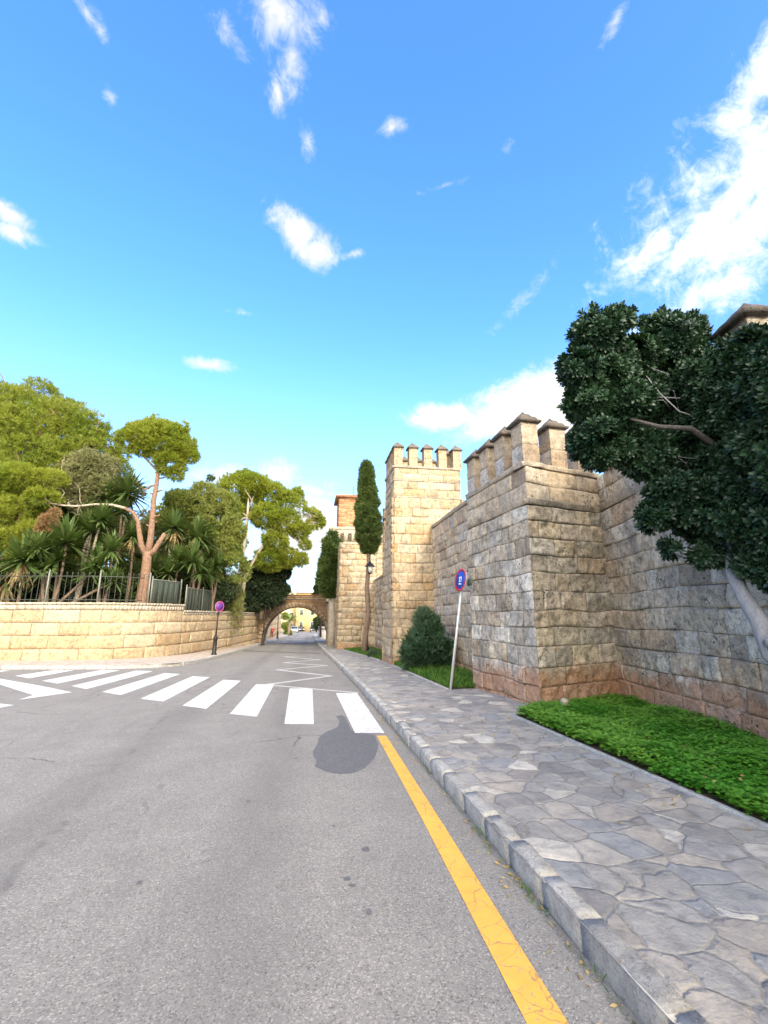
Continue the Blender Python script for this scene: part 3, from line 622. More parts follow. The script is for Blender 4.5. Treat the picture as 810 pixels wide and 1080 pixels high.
mb = MB(); block_wall(mb, [D1 + inN * .02, D0 + inN * .02], [3.76, 4.05, 4.36], rng, (.5, 1.), .09, .02, .03, .014, seed=15); mb.prism([tuple(D1 + inN * .08), tuple(D1 + inN * .6), tuple(D0 + inN * .6), tuple(D0 + inN * .08)], 3.6, 4.355, (.4, .3, .3, .5)); mb.build('parapet', M['stone_gray'], cur)
mb = MB(); strip(mb, [D1 + dd * .12, D0], 3.63, 3.755, .055, .12, lip=.045); mb.build('string_course', M['course'], cur, bevel=.012)
mb = MB(); strip(mb, [D1 + dd * .45, D0], 4.365, 4.45, .05, .42, lip=.03); mb.build('coping', M['course'], cur, bevel=.012)
sp = []; rotD = math.atan2(-dd[1], -dd[0]) - math.pi / 2
for k in range(-3, 11):
    u = 4.19 + k * 1.0
    q = D1 + dd * u + inN * .22
    if 0.4 < u < 15: sp.append((q[0], q[1], 4.45, rotD))
place_merlons(cur, sp, .42, .46, .64, M['stone_gray'], 33, .085, .055, .30)
# middle curtain wall between bastion and square tower
X1 = 4.68; rng = random.Random(23)
mc = empty('curtain_wall', (X1, 13.8, G(13.8)), 'lower stretch of wall with a sloping coping, between the near bastion and the tall square tower', 'wall')
rW = [-.75] + rows_between(-.35, 4.9, rng, .28, .42); mb = MB(); block_wall(mb, [(X1, 17.35), (X1, 10.5)], rW, rng, (.4, .95), .11, .022, .04, .018, seed=16); mb.prism([(X1 + .07, 10.5), (X1 + .9, 10.5), (X1 + .9, 17.35), (X1 + .07, 17.35)], -.8, 4.88, (.4, .3, .3, .5)); mb.build('wall', M['stone_mixed'], mc)
mb = MB(); strip(mb, [(X1, 17.3), (X1, 10.7)], 4.91, 5.02, .06, .9, lip=.03, seglen=.5); mb.build('coping', M['course'], mc, bevel=.015)
# tall square tower
B = [(3.0, 17.2), (6.1, 17.2), (6.1, 19.6), (3.0, 19.6)]; rng = random.Random(24)
tw = empty('square_tower', (4.5, 18.4, G(18.4)), 'tall square cream stone tower with small capped battlements, lit on its near face', 'tower')
nS_, nE_, nN_, nW_ = (0, -1), (1, 0), (0, 1), (-1, 0)
rB = [-.9] + rows_between(-.4, 6.15, rng, .28, .42); mb = MB(); bt = .022
block_wall(mb, [B[3], B[0]], rB, rng, (.35, .8), .13, .022, .03, .016, 0, nN_, nS_, batter=bt, seed=17); block_wall(mb, [B[0], B[1]], rB, rng, (.35, .85), .11, .022, .035, .016, 0, nW_, nE_, batter=bt, seed=18)
block_wall(mb, [B[1], B[2]], rB, rng, (.6, 1.), .3, .022, .03, .016, 0, nS_, nN_, batter=bt, seed=19); block_wall(mb, [B[2], B[3]], rB, rng, (.6, 1.), .3, .022, .03, .016, 0, nE_, nW_, batter=bt, seed=20)
s = bt * 7.05 + .06; mb.prism([(3 + s, 17.2 + s), (6.1 - s, 17.2 + s), (6.1 - s, 19.6 - s), (3 + s, 19.6 - s)], -1, 6.1, (.4, .3, .3, .5)); mb.build('wall', M['stone_cream'], tw)
s = bt * 7.05; T = [(3 + s, 17.2 + s), (6.1 - s, 17.2 + s), (6.1 - s, 19.6 - s), (3 + s, 19.6 - s)]; Tc = T + [T[0]]
mb = MB(); rT = [6.22, 6.52, 6.84]; rT2 = [6.90, 7.16, 7.40]
for rr in (rT, rT2):
    for i, (a, b, n0, n1) in enumerate(((3, 0, nN_, nS_), (0, 1, nW_, nE_), (1, 2, nS_, nN_), (2, 3, nE_, nW_))): block_wall(mb, [T[a], T[b]], rr, rng, (.4, .9), .12, .02, .03, .014, 0, n0, n1, seed=41 + i)
mb.prism([(3.08 + s, 17.28 + s), (6.02 - s, 17.28 + s), (6.02 - s, 19.52 - s), (3.08 + s, 19.52 - s)], 6.0, 7.39, (.4, .3, .3, .5)); mb.build('parapet', M['stone_cream'], tw)
for z0, z1 in ((6.155, 6.215), (6.845, 6.895)):
    mb = MB(); strip(mb, [T[3], T[0], T[1], T[2], T[3]], z0, z1, .03, .1, lip=.02); mb.build('string_course', M['course'], tw, bevel=.01)
mb = MB(); strip(mb, [T[3], T[0], T[1], T[2], T[3]], 7.405, 7.49, .06, .4, lip=.03); mb.build('coping', M['course'], tw, bevel=.01)
sp = [(T[0][0] + .2 + k * .625, T[0][1] + .2, 7.49, 0) for k in range(5)] + [(T[0][0] + .2, T[0][1] + .2 + k * .58, 7.49, 0) for k in range(1, 4)] + [(T[1][0] - .22, T[0][1] + .2 + k * .58, 7.49, 0) for k in range(1, 4)] + [(T[0][0] + .2 + k * .625, T[2][1] - .22, 7.49, 0) for k in range(1, 4)]
place_merlons(tw, sp, .34, .34, .80, M['stone_cream'], 35, .065, .05, .26)
# far curtain wall behind the cypress
rng = random.Random(25); X2 = 4.05
fc = empty('curtain_wall', (X2, 24, G(24)), 'far stretch of warm stone wall behind the cypress trunk, beyond the square tower', 'wall')
mb = MB(); block_wall(mb, [(X2, 29.6), (X2, 19.5)], [-1.0] + rows_between(-.6, 3.7, rng, .28, .42), rng, (.4, .9), .2, seed=51); mb.prism([(X2 + .07, 19.5), (X2 + .9, 19.5), (X2 + .9, 29.6), (X2 + .07, 29.6)], -1, 3.68, (.4, .3, .3, .5)); mb.build('wall', M['stone_mixed'], fc)
mb = MB(); strip(mb, [(X2, 29.6), (X2, 19.7)], 3.71, 3.82, .06, .9, lip=.03, seglen=.6); mb.build('coping', M['course'], fc, bevel=.015)
# far tower in front of the palace
rng = random.Random(26); A = [(1.72, 29.3), (4.2, 29.3), (4.2, 32.0), (1.72, 32.0)]
fa = empty('square_tower', (2.9, 30.6, G(30.6)), 'plain pale stone tower between the cypress and the bridge, no battlements', 'tower')
ZA = at(370, 574, 29.3).z; rA = [-1.1] + rows_between(-.7, ZA, rng, .28, .42); mb = MB()
block_wall(mb, [A[3], A[0]], rA, rng, (.4, .8), .2, end0=nN_, end1=nS_, batter=.008, seed=52); block_wall(mb, [A[0], A[1]], rA, rng, (.4, .8), .16, .025, .04, .02, end0=nW_, end1=nE_, batter=.008, seed=53); block_wall(mb, [A[1], A[2]], rA, rng, (.6, 1), .4, end0=nS_, end1=nN_, batter=.008, seed=54); block_wall(mb, [A[2], A[3]], rA, rng, (.6, 1), .4, end0=nE_, end1=nW_, batter=.008, seed=55)
mb.prism([(1.85, 29.43), (4.07, 29.43), (4.07, 31.87), (1.85, 31.87)], -1.2, ZA - .02, (.6, .8, .3, .5)); mb.build('wall', M['stone_cream'], fa)
mb = MB(); strip(mb, [(1.78, 31.95), (1.78, 29.36), (4.14, 29.36), (4.14, 31.95)], ZA + .01, ZA + .1, .05, .4, lip=.03); mb.build('coping', M['coping_pale'], fa, bevel=.012)
# palace block with gallery and brick tower
rng = random.Random(27); y0 = 36.0
pa = empty('palace', (4.5, 39, G(39)), 'stone palace with a small arched gallery and orange brick tower under a tiled roof', 'building')
pz = lambda py: at(357, py, y0).z
xl = at(349, 560, y0).x; zt = pz(556); zg0 = pz(571)
mb = MB(); block_wall(mb, [(xl, 41.), (xl, y0)], [-1.4, 1, 3.5, 5.5, zg0], rng, (.6, 1.2), .4, end0=nN_, end1=nS_, seed=56); block_wall(mb, [(xl, y0), (6.8, y0)], rows_between(-1.4, zg0, rng, .35, .5), rng, (.5, 1.), .3, end0=nW_, seed=57); mb.prism([(xl + .08, y0 + .1), (6.8, y0 + .1), (6.8, 41), (xl + .08, 41)], -1.5, zg0 - .02, (.6, .8, .3, .5)); mb.build('wall', M['stone_cream'], pa)
# gallery: arched openings in pairs, with the wall pieces round them
gm = MB(); zh = zt - zg0; W_ = 6.8 - xl; nA = 9; aw = W_ / nA
gx = [xl + i * aw for i in range(nA + 1)]
for i in range(nA):
    a, b = gx[i], gx[i + 1]; hw = aw * .27; c = (a + b) / 2; z0_, zs = zg0 + .0, zg0 + zh * .42
    arc = [(c + hw * math.cos(t), zs + hw * math.sin(t)) for t in np.linspace(math.pi, 0, 9)]
    outl = [(a, z0_), (c - hw, z0_)] + arc + [(c + hw, z0_), (b, z0_), (b, zt - .18), (a, zt - .18)]
    n = len(outl); V = [(x, y0 - .02, z) for x, z in outl] + [(x, y0 + .28, z) for x, z in outl]
    gm.add(V, [tuple(range(n)), tuple(range(2 * n - 1, n - 1, -1))] + [(k, n + k, n + (k + 1) % n, (k + 1) % n) for k in range(n)], (.5, 1, .6, .5))
gm.box(((xl + 6.8) / 2, y0 + 3.4, zg0 + zh / 2 - .09), (W_ - .3, 4.4, zh - .2), col=(.1, 1, .6, .5)); gm.box((xl + .12, y0 + 2.6, zg0 + zh / 2 - .09), (.22, 4.6, zh - .19), col=(.5, 1, .6, .5))
gm.build('gallery', M['coping_pale'], pa)
mb = MB(); strip(mb, [(xl, 41), (xl, y0 - .02), (6.8, y0 - .02)], zt - .175, zt, .12, .4, lip=.06); mb.build('cornice', M['coping_pale'], pa, bevel=.02)
tl = at(357.5, 530, y0 + .8).x; tz = at(357, 524.5, y0 + .8).z; mb = MB(); tr_ = tl + 2.6
rr = rows_between(zt - .1, tz, rng, .16, .24)
for p, q, n0, n1 in (((tl, y0 + 3.6), (tl, y0 + .8), nN_, nS_), ((tl, y0 + .8), (tr_, y0 + .8), nW_, nE_), ((tr_, y0 + .8), (tr_, y0 + 3.6), nS_, nN_), ((tr_, y0 + 3.6), (tl, y0 + 3.6), nE_, nW_)): block_wall(mb, [p, q], rr, rng, (.25, .7), .2, .015, .02, .01, end0=n0, end1=n1, seed=58)
mb.prism([(tl + .06, y0 + .86), (tr_ - .06, y0 + .86), (tr_ - .06, y0 + 3.54), (tl + .06, y0 + 3.54)], zt - .2, tz - .01, (.2, .8, .6, .5)); mb.build('tower', M['stone_red'], pa)
mb = MB(); xa, xb, ya, yb = tl - .28, tr_ + .28, y0 + .52, y0 + 3.88; pk = ((xa + xb) / 2, (ya + yb) / 2, tz + .62)
mb.add([(xa, ya, tz), (xb, ya, tz), (xb, yb, tz), (xa, yb, tz), (xa, ya, tz + .1), (xb, ya, tz + .1), (xb, yb, tz + .1), (xa, yb, tz + .1), pk], [(3, 2, 1, 0), (0, 1, 5, 4), (1, 2, 6, 5), (2, 3, 7, 6), (3, 0, 4, 7), (4, 5, 8), (5, 6, 8), (6, 7, 8), (7, 4, 8)])
for k in range(16):
    x = xa + .1 + k * (xb - xa - .2) / 15; mb.tube([(x, ya + .02, tz + .11), (x + (pk[0] - x) * .9, ya + (pk[1] - ya) * .9, tz + .11 + .5 * .9)], .05, 5)
mb.build('roof', M['tile'], pa)
mb = MB(); mb.tube([(pk[0], pk[1], tz + .55), (pk[0], pk[1], tz + 1.5)], .02, 5); mb.build('lightning_rod', M['iron'], pa)

# ------------------------------------------------------------------ bridge
yb0, yb1 = 42., 45.5
br = empty('bridge', (-1.2, 43.5, G(43)), 'brown stone bridge with one round arch crossing the road at its far end', 'bridge')
cx, hw, zs = -1.2, 2.86, -.75; zc = 2.30; xL, xR = -7.5, 3.2; zt = 2.95
def arch_z(x, w=hw, r=zc): return zs + (r - zs) * math.sqrt(max(0, 1 - ((x - cx) / w) ** 2))
mb = MB(); xs = [xL] + list(np.linspace(cx - hw, cx + hw, 49)) + [xR]
for y, fl in ((yb0, 1), (yb1, -1)):
    for a, b in zip(xs[:-1], xs[1:]):
        za = arch_z(a) if cx - hw <= a <= cx + hw else -2; zb = arch_z(b) if cx - hw <= b <= cx + hw else -2
        if b <= cx - hw + 1e-6 or a >= cx + hw - 1e-6: za = zb = -2.
        q = [(a, y, za), (b, y, zb), (b, y, zt), (a, y, zt)]; mb.add(q, [(0, 1, 2, 3) if fl > 0 else (3, 2, 1, 0)])
th = np.linspace(math.pi, 0, 49); arc = [(cx + hw * math.cos(t), zs + (zc - zs) * math.sin(t)) for t in th]; arc = [(arc[0][0], -2)] + arc + [(arc[-1][0], -2)]
V = [(x, yb0, z) for x, z in arc] + [(x, yb1, z) for x, z in arc]; n = len(arc); mb.add(V, [(i, i + 1, n + i + 1, n + i) for i in range(n - 1)])
mb.add([(xL, yb0, zt), (xR, yb0, zt), (xR, yb1, zt), (xL, yb1, zt)], [(0, 1, 2, 3)]); mb.build('span', M['bridge'], br)
mb = MB(); nv = 31
for i in range(nv):
    t0, t1 = math.pi - math.pi * i / nv + -.004, math.pi - math.pi * (i + 1) / nv + .004; pts = []
    for t, k in ((t0, 0), (t1, 0), (t1, .42), (t0, .42)): pts.append((cx + (hw + k) * math.cos(t), zs + (zc - zs + k) * math.sin(t)))
    V = [(x, yb0 - .05, z) for x, z in pts] + [(x, yb0 + .02, z) for x, z in pts]; mb.add(V, [(0, 1, 2, 3), (0, 4, 5, 1), (1, 5, 6, 2), (2, 6, 7, 3), (3, 7, 4, 0)], (rng.random(), 1, .2, .5))
mb.build('arch_ring', M['arch_ring'], br)
mb = MB(); strip(mb, [(xL, yb0), (xR, yb0)], 2.96, 3.07, .10, .5, lip=.05); mb.build('cornice', M['course'], br)
for y in (yb0 + .02, yb1 - .32):
    mb = MB(); mb.box(((xL + xR) / 2, y + .15, 3.22), (xR - xL, .3, .28)); mb.box(((xL + xR) / 2, y + .15, 3.385), (xR - xL, .36, .05)); mb.build('parapet', M['bridge'], br)

# ------------------------------------------------------------------ left garden wall with its fences
LWp = smooth_path([(-34, 24.6), (-20, 23.5), (-13.2, 22.75), (-10.6, 22.35), (-8.9, 22.35), (-7.6, 23.2), (-6.75, 24.8), (-6.2, 27), (-5.55, 31), (-4.95, 36), (-4.45, 42.0)], 10)
seg = np.linalg.norm(np.diff(LWp, axis=0), axis=1); cumL = np.concatenate([[0], np.cumsum(seg)]); us = int(np.argmin(np.abs(LWp[:, 1] - 25.6) + 100 * (LWp[:, 0] < -7)))
def lw(u): return np.array([np.interp(u, cumL, LWp[:, 0]), np.interp(u, cumL, LWp[:, 1])])
uS = cumL[us]; rng = random.Random(28); inb = LWp[us:]; ina = LWp[:us + 1]
lab = ['yellow stone garden wall with taller coping, nearest on the left below the spiked fence', 'lower yellow stone garden wall running on from the step in the coping to the bridge']
def offset(path, d):
    t = np.gradient(path, axis=0); t /= np.linalg.norm(t, axis=1, keepdims=True); return path + np.stack([t[:, 1], -t[:, 0]], 1) * d
for k, (pth, ztop, rws) in enumerate(((ina, 2.10, [-.95, -.45, .12, .68, 1.22, 1.78]), (inb, 1.80, [-1.4, -.9, -.42, .12, .68, 1.22, 1.58]))):
    o = empty('garden_wall', (pth[len(pth) // 2][0], pth[len(pth) // 2][1], G(pth[len(pth) // 2][1])), lab[k], 'wall')
    mb = MB(); block_wall(mb, pth, rws, rng, (1.15, 1.75), .12, .035, .04, .012, .02, seed=61 + k, e=.03, warp=.01)
    bk = offset(pth, -.45); fr = offset(pth, -.06)
    for i in range(len(pth) - 1): mb.prism([tuple(fr[i]), tuple(fr[i + 1]), tuple(bk[i + 1]), tuple(bk[i])], -1.2, rws[-1] - .005, (.4, .3, .3, .5))
    mb.build('wall', M['stone_yellow'], o)
    mb = MB(); strip(mb, pth, rws[-1] + .005, ztop - .10, .02, .45, seglen=1.2); strip(mb, offset(pth, .03), ztop - .095, ztop, .06, .52, lip=.03, seglen=1.2); mb.build('coping', M['coping_pale'], o)
# raised garden soil behind the wall
mb = MB(); gp = [tuple(p) for p in offset(LWp, -.3)]; mb.add([(x, y, 1.25) for x, y in gp + [(-7.5, 42), (-40, 70), (-70, 60), (-70, 24)]], [tuple(range(len(gp) + 4))]); tag(mb.build('garden_soil', M['soil']), kind='structure')
# fences on top
def picket_fence(u0, u1, z, h, label, mode):
    a = lw(u0); o = empty('iron_fence', (a[0], a[1], z), label, 'fence', 'fences on the garden wall'); off_ = LWp
    def p(u):
        c = lw(u); d = lw(u + .1) - lw(u - .1); d /= np.linalg.norm(d); return c - np.array((d[1], -d[0])) * .2
    pts = [p(u) for u in np.arange(u0, u1 + .01, .4)]
    mat = M['fence_paint'] if mode == 0 else M['fence_pale']
    mb = MB()
    for zz_ in ((.12, h - .14) if mode == 0 else (h - .02,)): mb.tube([(q[0], q[1], z + zz_) for q in pts], .022 if mode == 0 else .03, 6)
    mb.build('rail', mat, o)
    n = max(1, int(round((u1 - u0) / 2.3))); posts = []
    for k in range(n + 1):
        q = p(u0 + (u1 - u0) * k / n); mb = MB(); mb.tube([(q[0], q[1], z - .02), (q[0], q[1], z + h + .05)], .036, 8); mb.lathe([(.0, .14), (.045, .08), (.03, .04), (.036, .0)][::-1], 8, (q[0], q[1], z + h + .02)); mb.build('post', M['fence_pale'], o)
    if mode == 0:
        m0 = MB(); m0.tube([(0, 0, 0.02), (0, 0, h - .06)], .0125, 6, cap=False); m0.lathe([(.013, 0), (.03, .03), (.02, .07), (.0, .14)], 6, (0, 0, h - .06))
        first = m0.build('picket', M['fence_paint'], o); first.matrix_parent_inverse = Matrix(); nb = min(98, int((u1 - u0) / .24))
        for k in range(nb):
            q = p(u0 + .1 + (u1 - u0 - .2) * k / (nb - 1)); c = first if k == 0 else first.copy()
            if k: COL.objects.link(c)
            c.location = (q[0] - a[0], q[1] - a[1], 0)
    else:
        mb = MB(); mm = MB()
        for q, r in zip(pts[:-1], pts[1:]):
            mb.add([(q[0], q[1], z + .04), (r[0], r[1], z + .04), (r[0], r[1], z + h - .06), (q[0], q[1], z + h - .06)], [(0, 1, 2, 3)])
        mo = mb.build('screen_panel', M['mesh_green'], o); sol = mo.modifiers.new('t', 'SOLIDIFY'); sol.thickness = .02
        nb = min(90, int((u1 - u0) / .3)); m0 = MB(); m0.tube([(0, 0, 0.02), (0, 0, h - .03)], .014, 6, cap=False); first = m0.build('picket', M['fence_paint'], o); first.matrix_parent_inverse = Matrix()
        for k in range(nb):
            q = p(u0 + .1 + (u1 - u0 - .2) * k / (nb - 1)); c = first if k == 0 else first.copy()
            if k: COL.objects.link(c)
            c.location = (q[0] - a[0] + .06, q[1] - a[1] - .06, 0)
def u_at(px):   # arc length where the wall is seen at this image column
    best = min(np.arange(0, cumL[-1], .1), key=lambda u: abs((lambda P: (P[0] * math.cos(R(YAW)) - P[1] * math.sin(R(YAW))) / (P[0] * math.sin(R(YAW)) + P[1] * math.cos(R(YAW))) - ((px - 405) / math.hypot(FPX, 110)))(lw(u))))
    return best
uf1 = u_at(158)
picket_fence(max(0.3, u_at(-30) - 4), uf1 - .1, 2.10, 1.30, 'spiked dark iron fence among the yucca stems, on the taller wall', 0)
picket_fence(uf1 + .05, uS - .1, 2.10, 1.15, 'short screened fence panel just right of the pine trunk', 1)
picket_fence(uS + .5, u_at(241), 1.80, 1.22, 'green screened fence on the lower wall above the purple sign', 1)

# ------------------------------------------------------------------ foliage
def unit(v): return v / np.maximum(np.linalg.norm(v, axis=1, keepdims=True), 1e-9)
def leaves(mb, base, d, L, Wd, rs, fold=.25, g=None):
    """diamond leaves: base, two shoulders, tip"""
    n = len(base); d = unit(d); side = unit(np.cross(d, rs.normal(size=(n, 3)))); nor = np.cross(side, d)
    L = np.broadcast_to(L, (n,))[:, None]; Wd = np.broadcast_to(Wd, (n,))[:, None]
    V = np.stack([base, base + d * L * .5 + side * Wd * .5 + nor * Wd * fold * .5, base + d * L, base + d * L * .5 - side * Wd * .5 + nor * Wd * fold * .5], 1).reshape(-1, 3)
    F = np.arange(4 * n).reshape(n, 4); c = np.zeros((n, 4)); c[:, 0] = rs.random(n); c[:, 1] = np.clip(g, 0, 1) if g is not None else 0; c[:, 3] = 1
    mb.add(V, F, np.repeat(c, 4, 0))
def tufts(mb, P, O, k, L, Wd, spread, rs, g, fold=.2, start=0.):
    n = len(P); B_ = np.repeat(P, k, 0); D = np.repeat(O, k, 0) + rs.normal(size=(n * k, 3)) * spread; D = unit(D)
    leaves(mb, B_ + D * start, D, L * rs.uniform(.7, 1.25, n * k), Wd * rs.uniform(.8, 1.2, n * k), rs, fold, np.repeat(g, k) + rs.uniform(-.12, .12, n * k))
def blob_points(blobs, n, rs, seed, rmin=.55, lump=.3, flat=.85, freq=2.2):
    """points near the lumpy surface of each ellipsoid; returns points and outward directions"""
    B_ = np.array([(b[0], b[1], b[2], b[3]) for b in blobs]); w = B_[:, 3] ** 2; idx = rs.choice(len(B_), n, p=w / w.sum())
    d = unit(rs.normal(size=(n, 3))); r = B_[idx, 3] * (rmin + (1 - rmin) * rs.random(n) ** .5)
    lum = 1 + lump * fbm(d * freq + idx[:, None] * 7.3, seed, 2); sc = np.stack([np.ones(n), np.ones(n), np.full(n, flat)], 1)
    return B_[idx, :3] + d * sc * (r * lum)[:, None], d, idx
def clumped(P, d, rs, seed, scale, thr):
    """drop points in noisy pockets so that gaps show"""
    k = fbm(P * scale, seed, 2) > thr; return P[k], d[k]
def limb(mb, a, b, r0, r1, rs, bend=.12, seg=8, n=7):
    a, b = np.array(a), np.array(b); L = np.linalg.norm(b - a); pts = []
    o1 = rs.normal(size=3) * L * bend; o2 = rs.normal(size=3) * L * bend * .6
    for i in range(n):
        t = i / (n - 1); pts.append(tuple(a + (b - a) * t + o1 * math.sin(math.pi * t) + o2 * math.sin(2 * math.pi * t)))
    mb.tube(pts, list(np.linspace(r0, r1, n)), seg, cap=True)
def wblob(px, py, rp, Y): p = at(px, py, Y); return (p.x, p.y, p.z, rp * Y / 492.)
def tree(name, label, base, trunk_pts, blobs, n, k, L, Wd, spread, leafmat, barkmat, seed, radii=(.22, .12), up=.5, lump=.32, flat=.8, thr=-.35, gscale=.7, group=None, cat='tree', rmin=.5, limbs=True, crown='crown'):
    rs = np.random.RandomState(seed); o = empty(name, base, label, cat, group)
    mb = MB(); pts = [tuple(p) for p in trunk_pts]
    if len(pts) > 1: mb.tube(pts, list(np.linspace(radii[0], radii[1], len(pts))), 10)
    if limbs:
        top = np.array(pts[-1]); mids = [np.array(p) for p in pts[max(0, len(pts) // 2):]]
        for b in blobs:
            c = np.array(b[:3]); s = min(mids, key=lambda q: np.linalg.norm(q - c)); limb(mb, s, c, radii[1] * .7, .02, rs)
            for _ in range(3): limb(mb, s + (c - s) * rs.uniform(.4, .9), c + rs.normal(size=3) * b[3] * .55, radii[1] * .28, .012, rs, .15, 5, 5)
    mb.build('trunk', barkmat, o, smooth=True)
    P, d, idx = blob_points(blobs, n, rs, seed, rmin, lump, flat); P, d = clumped(P, d, rs, seed + 3, 1.1 / max(.4, np.mean([b[3] for b in blobs])), thr)
    O = unit(d * .8 + np.array((0, 0, up)) + rs.normal(size=d.shape) * .35); g = .5 + .9 * fbm(P * gscale, seed + 8, 2)
    mb = MB(); tufts(mb, P, O, k, L, Wd, spread, rs, g); mb.build(crown, leafmat, o); return o
GS = 1.25
def gb(px, Y, z=GS): p = at(px, 640, Y); return (p.x, p.y, z)
grpT = 'trees in the garden behind the left wall'
# far left big pine
Y = 30.; bl = [wblob(*q, Y + dy) for q, dy in (((18, 436, 34), 0), ((-30, 470, 60), 1), ((60, 452, 36), 0), ((95, 478, 30), -.5), ((40, 495, 46), -1), ((0, 515, 42), -1), ((118, 496, 18), 0), ((-5, 425, 24), 1), ((75, 437, 18), .5), ((112, 465, 16), .5), ((85, 455, 28), 0), ((30, 460, 36), -1), ((105, 515, 24), 1), ((70, 500, 30), .6), ((45, 415, 18), .5), ((125, 478, 12), .5))]
tree('pine_tree', 'broad fluffy light green pine crown filling the far left edge', gb(10, Y), [gb(10, Y), gb(14, Y, 3.5), gb(8, Y, 6), gb(14, Y, 9)], bl, 17000, 12, .28, .035, .6, M['pine'], M['bark_pine'], 1, (.35, .16), group=grpT)
# olive gray tree in front of it
Y = 28.; bl = [wblob(*q, Y) for q in ((85, 500, 22), (105, 515, 18), (68, 512, 18), (110, 492, 14), (92, 488, 18), (122, 512, 12), (80, 525, 14), (100, 535, 14))]
tree('olive_tree', 'grey olive crown in front of the broad pine, above the long bare branch', gb(75, Y), [gb(78, Y), gb(82, Y, 3.2), gb(80, Y, 5.2), gb(88, Y, 7)], bl, 3600, 10, .20, .04, .8, M['olive'], M['bark_pale'], 2, (.14, .07), group=grpT, up=.3)
# low yellow green pine boughs with a dead brown one
Y = 26.; bl = [wblob(*q, Y) for q in ((20, 505, 24), (0, 540, 30), (45, 525, 16), (10, 570, 22), (35, 560, 16), (-20, 520, 30), (55, 505, 14), (25, 585, 14))]
pt = tree('pine_tree', 'bright yellow green low pine boughs with one dead orange bough, over the leftmost yuccas', gb(-12, Y), [gb(-14, Y), gb(-8, Y, 3.6), gb(-2, Y, 5.5), gb(8, Y, 7)], bl, 5200, 12, .26, .03, .5, M['pine_fresh'], M['bark_pine'], 3, (.22, .12), group=grpT, flat=.55)
rs = np.random.RandomState(44); bl = [wblob(*q, Y - .8) for q in ((52, 549, 7), (46, 557, 6), (58, 541, 4))]; P, d, _ = blob_points(bl, 600, rs, 5); mb = MB(); tufts(mb, P, unit(d + (0, 0, -.3)), 9, .2, .028, .6, rs, rs.random(len(P))); o = mb.build('dead_bough', M['dead'], pt); o['label'] = 'dead orange brown bough'
# pruned pine leaning by the fence
Y = 26.; w = lambda x, y, Yy=Y: tuple(at(x, y, Yy)); rs = np.random.RandomState(6)
po = empty('pine_tree', gb(150, Y), 'pruned pine with a forked reddish trunk, a sawn stub and a round crown', 'tree', grpT)
mb = MB(); mb.tube([w(147, 655), w(149, 637), w(153, 612), w(155, 590), w(156, 582)], [.40, .33, .26, .23, .22], 12)
mb.tube([w(155, 588), w(158.5, 570), w(161, 545), w(162, 528), w(165, 512), w(167, 495), w(170, 480)], [.20, .165, .145, .13, .115, .09, .05], 10)
mb.tube([w(155, 587), w(149, 575), w(147, 562), w(145.5, 550), w(141, 541), w(132, 536)], [.19, .15, .13, .11, .095, .08], 10)
mb.tube([w(156, 587), w(163, 580), w(168, 572), w(174, 562.5)], [.17, .14, .125, .11], 10)
for a, b, r0, r1 in (((165, 512), (150, 516), .07, .04), ((166, 500), (185, 480), .08, .03), ((167, 497), (148, 478), .08, .03), ((168, 490), (172, 462), .08, .03)): limb(mb, w(*a), w(*b), r0, r1, rs, .06)
for k_ in range(14):
    t = rs.uniform(0, 1); a = np.array(w(156 + 11 * t, 580 - 85 * t)); mb.tube([a, a + np.array((rs.uniform(-.4, .4), rs.uniform(-.2, .2), .12))], [.06, .035], 6)
mb.build('trunk', M['bark_pine'], po, smooth=True)
mb = MB(); mb.tube([w(132, 536), w(118, 532.5), w(100, 532), w(82, 534), w(66, 533), w(50, 531), w(38, 529)], [.085, .075, .065, .055, .045, .03, .012], 8)
for k_ in range(16): a = np.array(w(*(lambda t: (38 + 50 * t, 531 + 2 * t))(rs.random()))); limb(mb, a, a + np.array((rs.uniform(-.9, .5), rs.uniform(-.5, .5), rs.uniform(-.7, 1.2))), .022, .006, rs, .2, 5, 5)
mb.build('bare_branch', M['bark_pale'], po, smooth=True)
bl = [wblob(*q, Y) for q in ((172, 465, 24), (150, 459, 16), (192, 472, 15), (137, 463, 12), (180, 487, 16), (167, 452, 15), (200, 480, 9), (185, 455, 13), (150, 472, 10), (185, 500, 8))]
P, d, _ = blob_points(bl, 4600, rs, 9, .5, .32, .85); P, d = clumped(P, d, rs, 4, .9, -.4); mb = MB(); tufts(mb, P, unit(d * .8 + (0, 0, .5)), 12, .24, .030, .5, rs, .5 + .9 * fbm(P * .8, 3, 2)); mb.build('crown', M['pine_fresh'], po)
# bushy mass between the pruned pine and the umbrella pine
Y = 31.; bl = [wblob(*q, Y) for q in ((205, 535, 22), (228, 548, 24), (188, 528, 14), (225, 575, 26), (240, 600, 22), (208, 600, 20), (236, 530, 16), (215, 520, 14), (246, 560, 14), (185, 550, 16))]
tree('olive_tree', 'rounded yellow green tree behind the yuccas, left of the umbrella pine trunks', gb(222, Y), [gb(222, Y), gb(224, Y, 3), gb(220, Y, 5)], bl, 7500, 11, .22, .04, .75, M['shrub'], M['bark_pale'], 7, (.16, .09), group=grpT)
